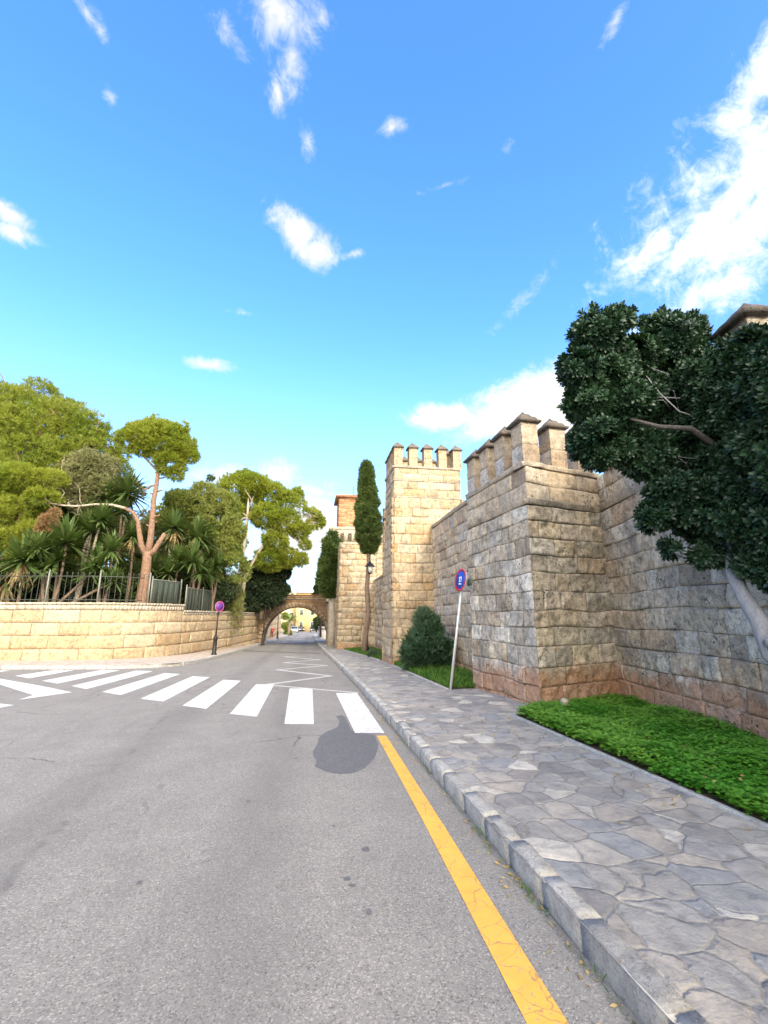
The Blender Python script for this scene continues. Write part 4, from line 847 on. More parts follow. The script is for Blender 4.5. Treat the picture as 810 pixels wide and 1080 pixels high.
# big umbrella pine
Y = 38.; rs = np.random.RandomState(10)
bl = [wblob(*q, Y + dy) for q, dy in (((250, 517, 16), 0), ((268, 512, 14), 0), ((285, 522, 14), .5), ((305, 533, 15), 0), ((323, 545, 13), 0), ((333, 551, 8), 0), ((300, 550, 14), -.6), ((280, 545, 13), -.6), ((262, 533, 11), .6), ((245, 540, 12), 0), ((316, 560, 9), 0), ((290, 572, 12), -.6), ((304, 588, 10), 0), ((285, 590, 13), 0), ((318, 590, 6), 0), ((322, 575, 5), 0), ((258, 505, 9), .4), ((247, 572, 10), -.2), ((243, 555, 9), 0), ((310, 522, 8), .4))]
w2 = lambda x, y: tuple(at(x, y, Y - .7))
uo = empty('pine_tree', gb(254, Y), 'tall umbrella pine with two bare pale trunks, leaning over the bridge', 'tree', grpT); mb = MB()
mb.tube([w2(251, 650), w2(252, 615), w2(255, 590), w2(259, 565), w2(261, 545), w2(262, 525)], [.19, .17, .15, .14, .11, .06], 10); mb.tube([w2(253, 650), w2(258, 610), w2(267, 592), w2(277, 576), w2(290, 560), w2(305, 545)], [.18, .15, .13, .11, .08, .05], 10)
anch = [np.array(w2(261, 545)), np.array(w2(277, 576)), np.array(w2(290, 560)), np.array(w2(259, 565)), np.array(w2(300, 548))]
for b in bl:
    c = np.array(b[:3]); s_ = min(anch, key=lambda q: np.linalg.norm(q - c)); limb(mb, s_, c, .07, .02, rs)
    for _ in range(3): limb(mb, s_ + (c - s_) * rs.uniform(.4, .9), c + rs.normal(size=3) * b[3] * .55, .03, .01, rs, .15, 5, 5)
mb.build('trunk', M['bark_pale'], uo, smooth=True)
bl = [(b[0], b[1], b[2], b[3] * 1.2) for b in bl]; P, d, _ = blob_points(bl, 13000, rs, 12, .45, .36, .8); P, d = clumped(P, d, rs, 14, .75, -.3); mb = MB(); tufts(mb, P, unit(d * .8 + (0, 0, .5)), 12, .30, .04, .5, rs, .5 + .9 * fbm(P * .6, 5, 2)); mb.build('crown', M['pine_fresh'], uo)
# dark oak below it
Y = 40.; bl = [wblob(*q, Y) for q in ((275, 612, 18), (292, 605, 14), (262, 625, 14), (285, 630, 13), (268, 600, 12), (300, 595, 10), (270, 638, 9), (297, 622, 9))]
tree('evergreen_oak', 'dense very dark evergreen tree beneath the umbrella pine, beside the bridge', gb(276, Y), [gb(276, Y), gb(277, Y, 3.), gb(278, Y, 4.5)], bl, 5200, 10, .22, .09, .9, M['oak'], M['bark_brown'], 15, (.2, .12), group=grpT, thr=-.6)
# slim dark cypress top
Y = 46.; bl = [wblob(222, 505 + k * 9, 4.5 + k * .6, Y) for k in range(8)]
tree('cypress_tree', 'small dark cypress tip just left of the umbrella pine crown', gb(222, Y), [gb(222, Y), gb(222, Y, 6), gb(222, Y, 13)], bl, 1500, 8, .22, .06, .5, M['cypress'], M['bark_brown'], 16, (.15, .05), group=grpT, up=1.2, limbs=False)
# weeping shrub over the wall
rs = np.random.RandomState(18); u_ = u_at(247); q = lw(u_); so_ = empty('hanging_shrub', (q[0] - .4, q[1], 1.3), 'yellow green shrub spilling over the wall to the right of the purple sign', 'shrub')
mb = MB(); P = []; D = []; st = MB()
for k in range(230):
    a = np.array((q[0] - .5 + rs.uniform(-.6, .3), q[1] + rs.uniform(-1.3, 1.3), 1.3)); h = rs.uniform(1.0, 3.2); lean = np.array((rs.uniform(.1, 1.0), rs.uniform(-.6, .25), 0)); drop = rs.uniform(.2, 3.4)
    pts = [a + lean * t * 1.15 + np.array((0, 0, h * math.sin(min(1.0, t * 1.15) * math.pi / 2) * (1 if t < .6 else 1) - drop * max(0, t - .45) ** 2 * 3.2)) for t in np.linspace(0, 1, 12)]
    st.tube([tuple(p) for p in pts], list(np.linspace(.014, .004, 12)), 4)
    for p, p2 in zip(pts[1:-1], pts[2:]): P.append(p + rs.normal(size=3) * .05); D.append(unit((p2 - p)[None])[0])
P = np.array(P); D = np.array(D); tufts(mb, P, D, 8, .22, .04, .7, rs, rs.random(len(P)))
st.build('stem', M['bark_brown'], so_); mb.build('crown', M['shrub'], so_)
# dim undergrowth behind the fence
rs = np.random.RandomState(19); kk = 0
for px, Yd in ((-20, 27), (20, 26.5), (60, 27), (100, 27.5), (135, 28), (172, 29), (200, 30), (222, 31), (75, 30), (116, 30.5), (152, 31)):
    bl = [wblob(px + rs.uniform(-8, 8), 618 + rs.uniform(-12, 14), rs.uniform(12, 20), Yd) for _ in range(5)]
    lbs = ['dim bush behind the fence at the far left edge', 'dim bush behind the fence below the big left yucca', 'dim bush behind the spiked fence, under the yucca on the slanting pale stem', 'dim bush behind the fence below the long bare branch', 'dim bush directly left of the pruned pine trunk foot', 'dim bush behind the short screened fence panel', 'dim bush behind the green screened fence', 'dim bush behind the fence, beside the spilling shrub', 'dim bush farther back behind the spiked fence, under the grey olive crown', 'dim bush farther back between the long bare branch and the fence', 'dim bush farther back, seen right of the pruned pine foot']
    tree('garden_bush', lbs[kk], gb(px, Yd), [gb(px, Yd), gb(px, Yd, 1.8), gb(px, Yd, 2.4)], bl, 1500, 8, .22, .06, .9, M['oak'] if kk % 2 else M['cypress'], M['bark_brown'], 70 + kk, (.05, .03), group='bushes behind the fence', cat='bush', limbs=False, thr=-.5); kk += 1
# leafy screen of trees deeper in the garden
kk = 0
for px, py, rp, Yd, mt, lb in ((-25, 565, 50, 34, 'shrub', 'broad leafy tree deep in the garden beyond the left edge yucca'), (40, 570, 48, 35, 'shrub', 'broad green tree deep in the garden behind the dead orange bough'), (92, 562, 46, 34, 'shrub', 'leafy tree deep in the garden behind the long bare branch'),
                               (135, 560, 44, 35, 'olive', 'grey green tree deep in the garden, right behind the forked pine trunk'), (178, 575, 42, 36, 'shrub', 'leafy tree deep in the garden behind the sawn pine stub'), (212, 600, 34, 37, 'cypress', 'dark tree deep in the garden behind the green screened fence')):
    rs = np.random.RandomState(400 + kk); bl = [wblob(px + rs.uniform(-.7, .7) * rp, py + rs.uniform(-1.1, .9) * rp, rp * rs.uniform(.35, .6), Yd + rs.uniform(-1, 1)) for _ in range(12)]
    tree('broadleaf_tree', lb, gb(px, Yd), [gb(px, Yd), gb(px + 2, Yd, 3), gb(px, Yd, 4.5)], bl, 4200, 9, .26, .08, .8, M[mt], M['bark_brown'], 400 + kk, (.16, .1), group=grpT, thr=-.55); kk += 1
# yuccas
def yucca(px, py, Yd, heads, label, seed, L=1.12, stem_px=None):
    rs = np.random.RandomState(seed); h0 = at(px, py, Yd); o = empty('yucca_plant', (h0.x, h0.y, GS), label, 'yucca', 'yuccas in the garden')
    for (hx, hy, sc, skirt) in heads:
        c = np.array(at(hx, hy, Yd + rs.uniform(-.2, .2))); mb = MB(); foot = np.array((h0.x + rs.uniform(-.15, .15), h0.y, GS - .1)); n = 8
        pts = [foot + (c - foot) * t + np.array((math.sin(t * 3) * .12, 0, 0)) for t in np.linspace(0, 1, n)]; mb.tube([tuple(p) for p in pts], list(np.linspace(.09, .055, n)), 8); mb.build('stem', M['bark_pale'] if seed in (203, 206) else M['bark_brown'], o, smooth=True)
        for dead in ((False, True) if skirt else (False,)):
            m = MB(); nb = 150 if not dead else 55
            for k in range(nb):
                az = rs.uniform(0, 2 * math.pi); el = R(rs.uniform(-25, 85)) if not dead else R(rs.uniform(-85, -35)); l = L * sc * rs.uniform(.75, 1.1) * (1 if not dead else .8); d = np.array((math.cos(az) * math.cos(el), math.sin(az) * math.cos(el), math.sin(el))); s_ = np.cross(d, (0, 0, 1)); s_ /= max(1e-6, np.linalg.norm(s_)); w_ = .036 * sc + .014
                V = []; droop = rs.uniform(.05, .35) * (1 if not dead else .3); cc = c + np.array((0, 0, -.05 - (.2 if dead else 0) * rs.random()))
                for t, ww in ((0, .7), (.35, 1), (.7, .8), (1, .05)):
                    p = cc + d * l * t - np.array((0, 0, droop * l * t * t)); V += [p + s_ * w_ * ww, p - s_ * w_ * ww]
                cl = (rs.random(), rs.random() * .7, 0, 1); m.add(V, [(0, 1, 3, 2), (2, 3, 5, 4), (4, 5, 7, 6)], cl)
            m.build('leaf_rosette' if not dead else 'dry_leaf_skirt', M['yucca'] if not dead else M['yucca_dead'], o)
yucca(22, 595, 24.3, [(24, 590, 1.5, True)], 'largest yucca at the left edge, dry yellow skirt hanging over the wall', 201)
yucca(62, 590, 24.9, [(70, 572, 1.5, False), (60, 590, 1.1, False)], 'two headed yucca just left of the slanting pale stem', 202)
yucca(82, 600, 26., [(96, 560, 1.4, False), (106, 548, 1.2, False)], 'yucca on a slanting pale stem below the long bare branch', 203)
yucca(118, 585, 27.6, [(112, 525, 1.5, False), (135, 520, 1.5, False), (128, 540, 1.2, False)], 'tall dark yucca heads behind the left fork of the pruned pine', 204)
yucca(136, 600, 26.8, [(140, 565, 1.0, True)], 'yucca with a drooping dry yellow skirt, left of the pruned pine trunk', 205)
yucca(180, 600, 28.2, [(184, 556, 1.3, True), (178, 570, 1.0, False)], 'pale stemmed yucca just right of the sawn pine stub', 206)
yucca(198, 605, 28.6, [(207, 565, 1.5, True), (214, 572, 1.1, False)], 'yucca with long dark spear leaves above the step in the wall', 207)
yucca(202, 620, 27.5, [(203, 592, 1.4, False), (212, 604, 1.1, False)], 'low full yucca head behind the green screened fence', 208)
yucca(40, 620, 25.0, [(44, 612, 1.0, False), (95, 605, 1.0, False), (120, 612, .9, False)], 'low yucca tufts pressed against the spiked fence', 209)
yucca(232, 600, 32, [(228, 585, 1.2, False), (236, 578, 1.0, False)], 'small yucca showing in the rounded tree above the purple sign', 210)
yucca(150, 620, 27.4, [(160, 598, 1.1, False)], 'low yucca in the shade behind the pruned pine trunk', 211)

yucca(8, 618, 24.2, [(6, 612, 1.1, True), (-14, 600, 1.4, False)], 'yucca cut by the left edge of the picture, pressed against the fence', 212)
yucca(50, 610, 24.6, [(48, 600, 1.2, False), (40, 578, 1.2, False)], 'yucca between the dry skirted one and the two headed one', 213)
yucca(108, 612, 25.4, [(104, 596, 1.3, False), (118, 580, 1.2, False)], 'yucca close behind the right half of the spiked fence', 214)
yucca(176, 615, 27.2, [(178, 604, 1.2, False), (188, 590, 1.1, False)], 'low yucca pair behind the short screened fence panel', 215)
yucca(224, 612, 29.6, [(222, 606, 1.2, False), (230, 596, 1.1, False)], 'yucca low behind the right end of the green screened fence', 216)

# conifers on the right side of the street
def cypress(name, label, base, trunk, ax0, ax1, prof, n, seed, mat, L=.2, Wd=.05, radii=(.12, .07), lumpy=.42, out=.45):
    rs = np.random.RandomState(seed); o = empty(name, base, label, 'tree'); mb = MB(); mb.tube(trunk, list(np.linspace(radii[0], radii[1], len(trunk))), 10); mb.build('trunk', M['bark_pale'] if seed == 82 else M['bark_brown'], o, smooth=True)
    t = rs.random(n * 2); rr = np.interp(t, [p for p, _ in prof], [r for _, r in prof]); keep = rs.random(n * 2) < rr / rr.max(); t = t[keep][:n]; rr = rr[keep][:n]; m_ = len(t)
    az = rs.uniform(0, 2 * math.pi, m_); a = np.array(ax0); b = np.array(ax1); r = rr * (.6 + .4 * rs.random(m_) ** .5)
    d = np.stack([np.cos(az), np.sin(az), np.zeros(m_)], 1); P = a + (b - a) * t[:, None]; lum = 1 + lumpy * fbm(np.concatenate([d * 2.0, t[:, None] * 13], 1)[:, [0, 1, 3]], seed, 3); P = P + d * (r * lum)[:, None]
    P, d = clumped(P, d, rs, seed + 1, 2.6, -.28)
    mb = MB(); tufts(mb, P, unit(d * out + (0, 0, 1.) + rs.normal(size=d.shape) * .22), 9, L, Wd, .4, rs, .5 + .8 * fbm(P * 1.6, seed, 2)); mb.build('crown', mat, o); return o
Y = 24.4; w3 = lambda x, y: tuple(at(x, y, Y))
cypress('cypress_tree', 'slim pointed cypress on a long bare bent trunk, left of the tall square tower', (w3(384, 690)[0], Y, G(Y) + .13), [w3(384, 694), w3(385.5, 670), w3(388.5, 645), w3(387, 620), w3(388.5, 600), w3(389, 578), w3(388, 540)], w3(389.5, 585), w3(386.5, 488), [(0, .12), (.04, .36), (.15, .53), (.3, .56), (.5, .47), (.75, .35), (.92, .21), (1, .05)], 8500, 81, M['cypress'], .26, .05, (.16, .10), .6, .55)
Y = 32.6; w3 = lambda x, y: tuple(at(x, y, Y))
cypress('conifer_tree', 'ragged dark conifer with a thick grey trunk against the plain pale tower', (w3(350, 686)[0], Y, G(Y) + .13), [w3(349, 688), w3(350, 665), w3(350, 640), w3(351.5, 615), w3(352, 595)], w3(349, 632), w3(350, 563), [(0, .2), (.12, .5), (.35, .7), (.6, .6), (.85, .38), (1, .14)], 1900, 82, M['cypress'], .42, .09, (.30, .20), .75, .85)
Y = 47.; w3 = lambda x, y: tuple(at(x, y, Y))
cypress('conifer_tree', 'small conifer rising behind the right end of the bridge parapet', (w3(338, 660)[0], Y, G(Y)), [w3(338, 672), w3(338, 640), w3(338, 620)], w3(338.5, 640), w3(337, 607), [(0, .55), (.4, .6), (.8, .35), (1, .08)], 1500, 83, M['cypress'], .25, .06, (.12, .08))
# oleander bush below the middle curtain wall
Y = 14.6; rs = np.random.RandomState(84); bl = [wblob(*q, Y) for q in ((450, 680, 20), (438, 690, 14), (462, 692, 14), (452, 664, 14), (447, 652, 9), (466, 700, 8), (432, 698, 8))]
b0 = at(450, 704, Y); tree('oleander_bush', 'dark green oleander bush on the grass between the square tower and the leaning sign', (b0.x, Y, G(Y) + .14), [(b0.x, Y, G(Y) + .1), (b0.x, Y, G(Y) + .5), (b0.x + .02, Y, G(Y) + .8)], bl, 1500, 8, .25, .032, .5, M['oleander'], M['bark_brown'], 84, (.04, .02), cat='bush', thr=-.35, up=1.3, lump=.6)
b0 = at(394, 693, 21.5); bl = [wblob(*q, 21.5) for q in ((393, 690, 5), (397, 691, 4))]
tree('box_bush', 'tiny clipped bush in the far grass bed at the foot of the cypress', (b0.x, 21.5, G(21.5) + .14), [(b0.x, 21.5, G(21.5) + .1), (b0.x, 21.5, G(21.5) + .25)], bl, 350, 8, .09, .03, .8, M['oleander'], M['bark_brown'], 85, (.02, .01), cat='bush', limbs=False)
# big dark leaning tree on the right
def pittosporum():
    rs = np.random.RandomState(90); base = (5.02, 3.55, .10); o = empty('pittosporum_tree', base, 'big dark glossy leaved tree leaning on a pale twisted trunk at the right edge', 'tree')
    T = [base, (5.05, 3.75, .55), tuple(at(812, 690, 4.15)), tuple(at(801, 655, 4.25)), tuple(at(784, 628, 4.35)), tuple(at(774, 606, 4.45)), tuple(at(768, 580, 4.55)), tuple(at(764, 545, 4.65)), tuple(at(770, 505, 4.75)), tuple(at(775, 470, 4.8))]
    mb = MB(); mb.tube(T, [.12, .10, .082, .088, .078, .070, .062, .06, .055, .05], 14)
    k0 = np.array(T[2]); mb.tube([tuple(k0 + (-.04, -.07, .10)), tuple(k0 + (-.06, -.11, .16))], [.07, .045], 8)
    fork = [T[7], T[8], T[9]]
    main = [tuple(at(770, 515, 4.7)), tuple(at(768, 488, 4.55)), tuple(at(752, 468, 4.5)), tuple(at(728, 452, 4.47)), tuple(at(695, 450, 4.5)), tuple(at(665, 442, 4.6))]
    lm = MB(); lm.tube(main, [.055, .05, .042, .033, .025, .015], 10); lm.v[0] += .010 * np.stack([vnoise(lm.v[0] * 9, k) for k in (3, 4, 5)], 1)
    bl = [((630, 352, 30), 4.7), ((652, 338, 17), 4.7), ((611, 390, 24), 4.7), ((622, 425, 28), 4.8), ((628, 462, 26), 4.8), ((655, 405, 34), 5.0), ((706, 362, 36), 4.8), ((725, 350, 22), 4.9), ((690, 345, 18), 4.8), ((700, 415, 40), 5.1), ((745, 400, 34), 4.5), ((785, 385, 28), 4.4), ((815, 400, 40), 4.4), ((760, 440, 36), 5.0), ((815, 470, 45), 4.6),
          ((680, 480, 30), 4.9), ((655, 470, 22), 4.9), ((735, 490, 34), 5.0), ((710, 520, 26), 4.7), ((690, 545, 18), 4.8), ((735, 545, 30), 4.7), ((715, 575, 16), 4.8), ((745, 585, 16), 4.7), ((790, 520, 34), 4.2), ((820, 550, 44), 4.1), ((775, 550, 24), 4.2), ((800, 590, 24), 4.2), ((830, 600, 34), 4.0), ((840, 430, 50), 4.6), ((770, 500, 34), 4.9), ((850, 500, 50), 4.4), ((632, 478, 20), 4.9), ((790, 440, 34), 4.2), ((815, 380, 24), 4.0), ((770, 370, 18), 4.3), ((800, 480, 34), 4.2), ((750, 520, 30), 4.6), ((775, 455, 30), 4.4), ((612, 468, 14), 4.9), ((665, 380, 34), 4.9), ((680, 425, 36), 5.1), ((645, 445, 34), 5.0), ((720, 390, 38), 5.0), ((660, 425, 30), 4.75), ((735, 430, 32), 5.1), ((770, 415, 34), 4.9), ((700, 470, 30), 5.1), ((775, 480, 34), 5.1), ((790, 365, 24), 4.4), ((640, 395, 24), 4.75)]
    def clear(q, y):
        while True:
            b = wblob(*q, y)
            if b[0] + b[3] * .75 < 5.90 - .176 * (8.5 - y) - .03 or b[2] - b[3] > 4.6 + .3 and b[0] + b[3] * .1 < 5.9 - .176 * (8.5 - y): return b
            y -= .08
    bl = [clear(q, y) for q, y in bl]; anch = [np.array(p) for p in T[5:] ]
    for b in bl:
        if rs.random() > .2: continue
        c = np.array(b[:3]); s_ = min(anch, key=lambda q: np.linalg.norm(q - c)); limb(mb, s_, s_ + (c - s_) * .7, .012, .006, rs, .12)
        for _ in range(4): limb(mb, s_ + (c - s_) * rs.uniform(.3, .65), s_ + (c - s_) * .8 + rs.normal(size=3) * b[3] * .3, .006, .003, rs, .15, 5, 5)
    lm.build('limb', M['bark_dark'], o, smooth=True)
    V = mb.v
    for i, v in enumerate(V): V[i] = v + .010 * np.stack([vnoise(v * 7, 3), vnoise(v * 7, 4), vnoise(v * 7, 5)], 1)
    mb.build('trunk', M['bark_gray'], o, smooth=True)
    P, d, _ = blob_points(bl, 19000, rs, 91, .35, .28, .95, 3.); P, d = clumped(P, d, rs, 92, 3.4, -.30)
    mq = np.array(main); mq = np.concatenate([mq[i] + (mq[i + 1] - mq[i]) * t for i in range(1, 5) for t in np.linspace(0, 1, 6)]).reshape(-1, 3)
    free = np.min(np.linalg.norm(P[:, None] - (mq + np.array((-.02, -.10, 0)))[None], axis=2), axis=1) > .13; P, d = P[free], d[free]
    O = unit(d + np.array((0, 0, .25)) + rs.normal(size=d.shape) * .35); n = len(P); k = 13; g = .42 + .9 * fbm(P * 2.2, 93, 2)
    # whorls: leaves fan out round the twig tip
    a = unit(np.cross(O, rs.normal(size=O.shape))); b = np.cross(O, a); az = (np.arange(k)[None] * 2.4 + rs.uniform(0, 6, (n, 1))); el = np.linspace(.25, 1.25, k)[None] + rs.uniform(-.12, .12, (n, k))
    D = (a[:, None] * np.cos(az)[..., None] + b[:, None] * np.sin(az)[..., None]) * np.sin(el)[..., None] + O[:, None] * np.cos(el)[..., None]; D = D.reshape(-1, 3); Bp = np.repeat(P, k, 0); N_ = len(D)
    On = np.repeat(O, k, 0); side = unit(np.cross(D, On)); nor = np.cross(side, D); L = (.092 * rs.uniform(.75, 1.2, N_))[:, None]; Wd = L * .30; s0 = Bp + D * .008
    V = np.stack([s0, s0 + D * L * .45 + side * Wd * .42 + nor * L * .02, s0 + D * L * .8 + side * Wd * .5 - nor * L * .02, s0 + D * L - nor * L * .10, s0 + D * L * .8 - side * Wd * .5 - nor * L * .02, s0 + D * L * .45 - side * Wd * .42 + nor * L * .02], 1).reshape(-1, 3)
    i0 = np.arange(N_)[:, None] * 6; F = np.concatenate([i0 + np.array([[0, 1, 4, 5]]) * 1, ], 0); F = np.concatenate([i0 + np.array([[0, 1, 5, 5]])[:, :4]], 0)
    c = np.zeros((N_, 4)); c[:, 0] = rs.random(N_); c[:, 1] = np.clip(np.repeat(g, k) + rs.uniform(-.15, .15, N_), 0, 1); c[:, 3] = 1; C = np.repeat(c, 6, 0)
    m = MB(); m.v.append(V); m.c.append(C); m.n = len(V); m.f += [i0 + np.array([[0, 1, 5]]), i0 + np.array([[1, 2, 4, 5]]), i0 + np.array([[2, 3, 4]])]; m.build('crown', M['pitto'], o)
pittosporum()

# ------------------------------------------------------------------ grass beds
def in_poly(x, y, poly):
    r = np.zeros(len(x), bool); n = len(poly)
    for i in range(n):
        x0, y0_ = poly[i]; x1, y1 = poly[i - 1]; c = ((y0_ > y) != (y1 > y)) & (x < (x1 - x0) * (y - y0_) / (y1 - y0_ + 1e-12) + x0); r ^= c
    return r
def bed(poly, dens, size, h, mat, name, blades, seed, label):
    soil = MB(); soil.add([(x, y, G(y) + .142) for x, y in poly], [tuple(range(len(poly)))]); tag(soil.build('soil_bed', M['soil']), kind='structure')
    rs = np.random.RandomState(seed); P = np.array(poly); lo, hi = P.min(0), P.max(0); n = int(dens * (hi[0] - lo[0]) * (hi[1] - lo[1])); x = rs.uniform(lo[0], hi[0], n); y = rs.uniform(lo[1], hi[1], n); k = in_poly(x, y, poly); x, y = x[k], y[k]
    q = np.stack([x, y, 0 * x], 1); hh = h * (.55 + .55 * fbm(q * 1.7, seed, 3) + .35 * rs.random(len(x))); hh = np.clip(hh * rs.uniform(.25, 1.1, len(x)), .012, 1); k = (fbm(q * 2.6, seed + 4, 2) > -.62); q, hh, x, y = q[k], hh[k], x[k], y[k]
    z = np.array([G(v) for v in y]) + .142; mb = MB(); g = np.clip(.4 + .8 * fbm(q * 2.2, seed + 6, 2), 0, 1)
    base = np.stack([x, y, z], 1)
    if blades:
        d = unit(np.stack([rs.normal(size=len(x)) * .45, rs.normal(size=len(x)) * .45, np.ones(len(x))], 1)); leaves(mb, base, d, hh * 1.5, size, rs, .1, g)
    else:
        top = base + np.stack([rs.normal(size=len(x)) * .02, rs.normal(size=len(x)) * .02, hh], 1); az = rs.uniform(0, 6.28, len(x))
        for j in range(3):
            a = az + j * 2.094; d = np.stack([np.cos(a), np.sin(a), rs.uniform(-.25, .45, len(x))], 1); n_ = len(x); dd_ = unit(d); side = unit(np.cross(dd_, np.tile((0., 0., 1.), (n_, 1)) + rs.normal(size=(n_, 3)) * .15)); s = (size * rs.uniform(.7, 1.3, n_))[:, None]
            V = np.stack([top, top + dd_ * s * .6 + side * s * .5, top + dd_ * s * 1.05, top + dd_ * s * .6 - side * s * .5], 1).reshape(-1, 3); c = np.zeros((n_, 4)); c[:, 0] = rs.random(n_); c[:, 1] = g; c[:, 3] = 1; mb.add(V, np.arange(4 * n_).reshape(-1, 4), np.repeat(c, 4, 0))
    o = mb.build(name, mat); tag(o, label, 'ground cover', kind='stuff'); return o
wx = lambda y: 5.90 + (-.176) * (8.5 - y) - .03
bed1 = [(3.24, 7.25), (3.22, -6), (wx(-6), -6), (wx(8.3), 8.3), (4.02, 7.74), (3.75, 7.55)]
bed(bed1, 2400, .036, .15, M['clover'], 'clover', False, 101, 'lush clover in the bed between the pavement and the near wall')
bed2 = [(3.04, 16.6), (3.06, 17.1), (4.62, 17.1), (4.62, 10.62), (3.78, 10.45), (3.12, 10.42)]
bed(bed2, 1500, .022, .15, M['grass'], 'grass', True, 102, 'grass and weeds round the oleander bush and leaning sign')
bed3 = [(2.08, 29.0), (3.95, 29.1), (3.95, 19.8), (2.92, 19.7)]
bed(bed3, 700, .03, .14, M['grass'], 'grass', True, 103, 'grass bed at the foot of the cypress')
mb = MB()
for a, b in (((3.19, -6), (3.2, 7.28)), ((3.2, 7.28), (3.72, 7.58)), ((3.08, 10.36), (3.01, 16.7)), ((2.9, 19.7), (2.05, 29.0))):
    a, b = Vector(a), Vector(b); n = Vector(((b - a).y, -(b - a).x)).normalized() * .03
    p = [a + n, b + n, b - n, a - n]; mb.prism([tuple(q) for q in p], lambda x, y: G(y) + .1, lambda x, y: G(y) + .15)
tag(mb.build('bed_edging', M['kerb'], bevel=.006), kind='structure')
# weeds along the kerb foot
rs = np.random.RandomState(105); mb = MB()
for yy, cnt in ((2.9, 50), (3.6, 25), (2.2, 20), (5.2, 18), (6.3, 16), (4.4, 14)):
    n = cnt; b = np.stack([np.interp(yy, KR[:, 1], KR[:, 0]) - .03 + rs.normal(size=n) * .012, yy + rs.normal(size=n) * .12, np.full(n, G(yy) + .002)], 1); leaves(mb, b, np.stack([rs.normal(size=n) * .7 - .3, rs.normal(size=n) * .6, np.ones(n)], 1), rs.uniform(.02, .06, n), .006, rs, .1, rs.random(n))
tag(mb.build('kerb_weeds', M['grass']), 'thin weeds growing in the gutter along the right kerb', 'weeds', kind='stuff')
rs = np.random.RandomState(106); n = 420; yy = 1.5 + 24 * rs.random(n) ** 1.6; b = np.stack([np.interp(yy, KR[:, 1], KR[:, 0]) - .02 - np.abs(rs.normal(size=n)) * .07, yy, np.array([G(v) for v in yy]) + .006], 1)
mb = MB(); leaves(mb, b, np.stack([rs.normal(size=n), rs.normal(size=n), rs.uniform(0, .3, n)], 1), rs.uniform(.015, .045, n), rs.uniform(.008, .02, n), rs, .2, rs.random(n)); tag(mb.build('leaf_litter', M['yucca_dead']), 'dry leaf litter blown against the right kerb', 'leaf litter', kind='stuff')
rs = np.random.RandomState(107); n = 150; yy = rs.uniform(1.5, 7.6, n); xx = rs.uniform(2.2, 5.2, n); b = np.stack([xx, yy, np.array([G(v) for v in yy]) + np.where(xx > 3.22, .142 + .10, .134)], 1)
mb = MB(); leaves(mb, b, np.stack([rs.normal(size=n), rs.normal(size=n), rs.uniform(0, .25, n)], 1), rs.uniform(.03, .065, n), rs.uniform(.012, .028, n), rs, .2, rs.random(n)); tag(mb.build('leaf_litter', M['yucca_dead']), 'dry fallen leaves scattered over the clover and the nearest paving', 'leaf litter', kind='stuff')
# short stone stump
st = MB(); st.lathe([(.062, -.02), (.058, .06), (.06, .12), (.054, .155), (.03, .165), (0.001, .167)], 14, (0, 0, 0)); st.v[0] += .006 * np.stack([vnoise(st.v[0] * 22, 1), vnoise(st.v[0] * 22, 2), vnoise(st.v[0] * 22, 3)], 1)
so2 = st.build('stone_stump', M['coping_pale'], None, smooth=True); so2.location = (4.06, 7.24, G(7.3) + .20); so2.rotation_euler = (R(4), R(6), 0); tag(so2, 'short pale stone stump in the clover at the foot of the bastion', 'stump')

# ------------------------------------------------------------------ signs, lamps, posts
def disc(mb, r0, r1, y0, y1, z=0., seg=40):
    V = []
    for y in (y0, y1):
        for r in (r0, r1):
            for k in range(seg): t = 2 * math.pi * k / seg; V.append((r * math.cos(t), y, z + r * math.sin(t)))
    F = []; s = seg
    for k in range(s):
        n = (k + 1) % s
        F += [(k, n, s + n, s + k), (2 * s + k, 3 * s + k, 3 * s + n, 2 * s + n), (s + k, s + n, 3 * s + n, 3 * s + k)]
        if r0 > 0: F.append((k, 2 * s + k, 2 * s + n, n))
    mb.add(V, F)
def round_sign(loc, lean, rz, h, r, pole_r, pole_mat, rim, face, label, marks, base=None, group=None):
    o = empty('road_sign', loc, label, 'road sign', None, lean); ident = lambda c: setattr(c, 'matrix_parent_inverse', Matrix())
    mb = MB(); mb.tube([(0, 0, -.1), (0, 0, h + r * .6)], pole_r, 12); ident(mb.build('pole', pole_mat, o, smooth=False))
    if base: mb = MB(); mb.lathe([(.15, -.05), (.15, .05), (.11, .08), (.10, .75), (.12, .80), (.10, .86), (pole_r, .95)], 12); ident(mb.build('pole_base', pole_mat, o))
    y = -pole_r - .02
    def put(m, name, mat):
        c = m.build(name, mat, o); c.matrix_parent_inverse = Matrix(); c.location = (0, 0, h); c.rotation_euler = (0, 0, rz); return c
    m = MB(); disc(m, 0.0, r, y + .012, y); put(m, 'plate', M['galv'])
    m = MB(); disc(m, r * .80, r, y - .001, y - .005); put(m, 'rim', rim)
    m = MB(); disc(m, 0.0, r * .797, y - .001, y - .004); put(m, 'face', face)
    if marks:
        m = MB(); yy = y - .006
        def rect(x0, x1, z0, z1): m.box(((x0 + x1) / 2, yy, (z0 + z1) / 2), (x1 - x0, .003, z1 - z0))
        rect(-.055, -.03, -.045, .075); rect(.03, .055, -.045, .075); rect(-.03, .03, .05, .075); rect(-.03, .03, -.045, -.02); rect(-.07, .05, -.105, -.08); rect(-.05, -.02, -.08, -.066); rect(.055, .075, -.105, -.09)
        put(m, 'pictogram', M['white'])
        m = MB(); m.box((.10, -y + .10, -.02), (.22, .012, .16)); put(m, 'back_plate', M['shutter'])
    return o
lean = math.atan2(.36, 2.35)
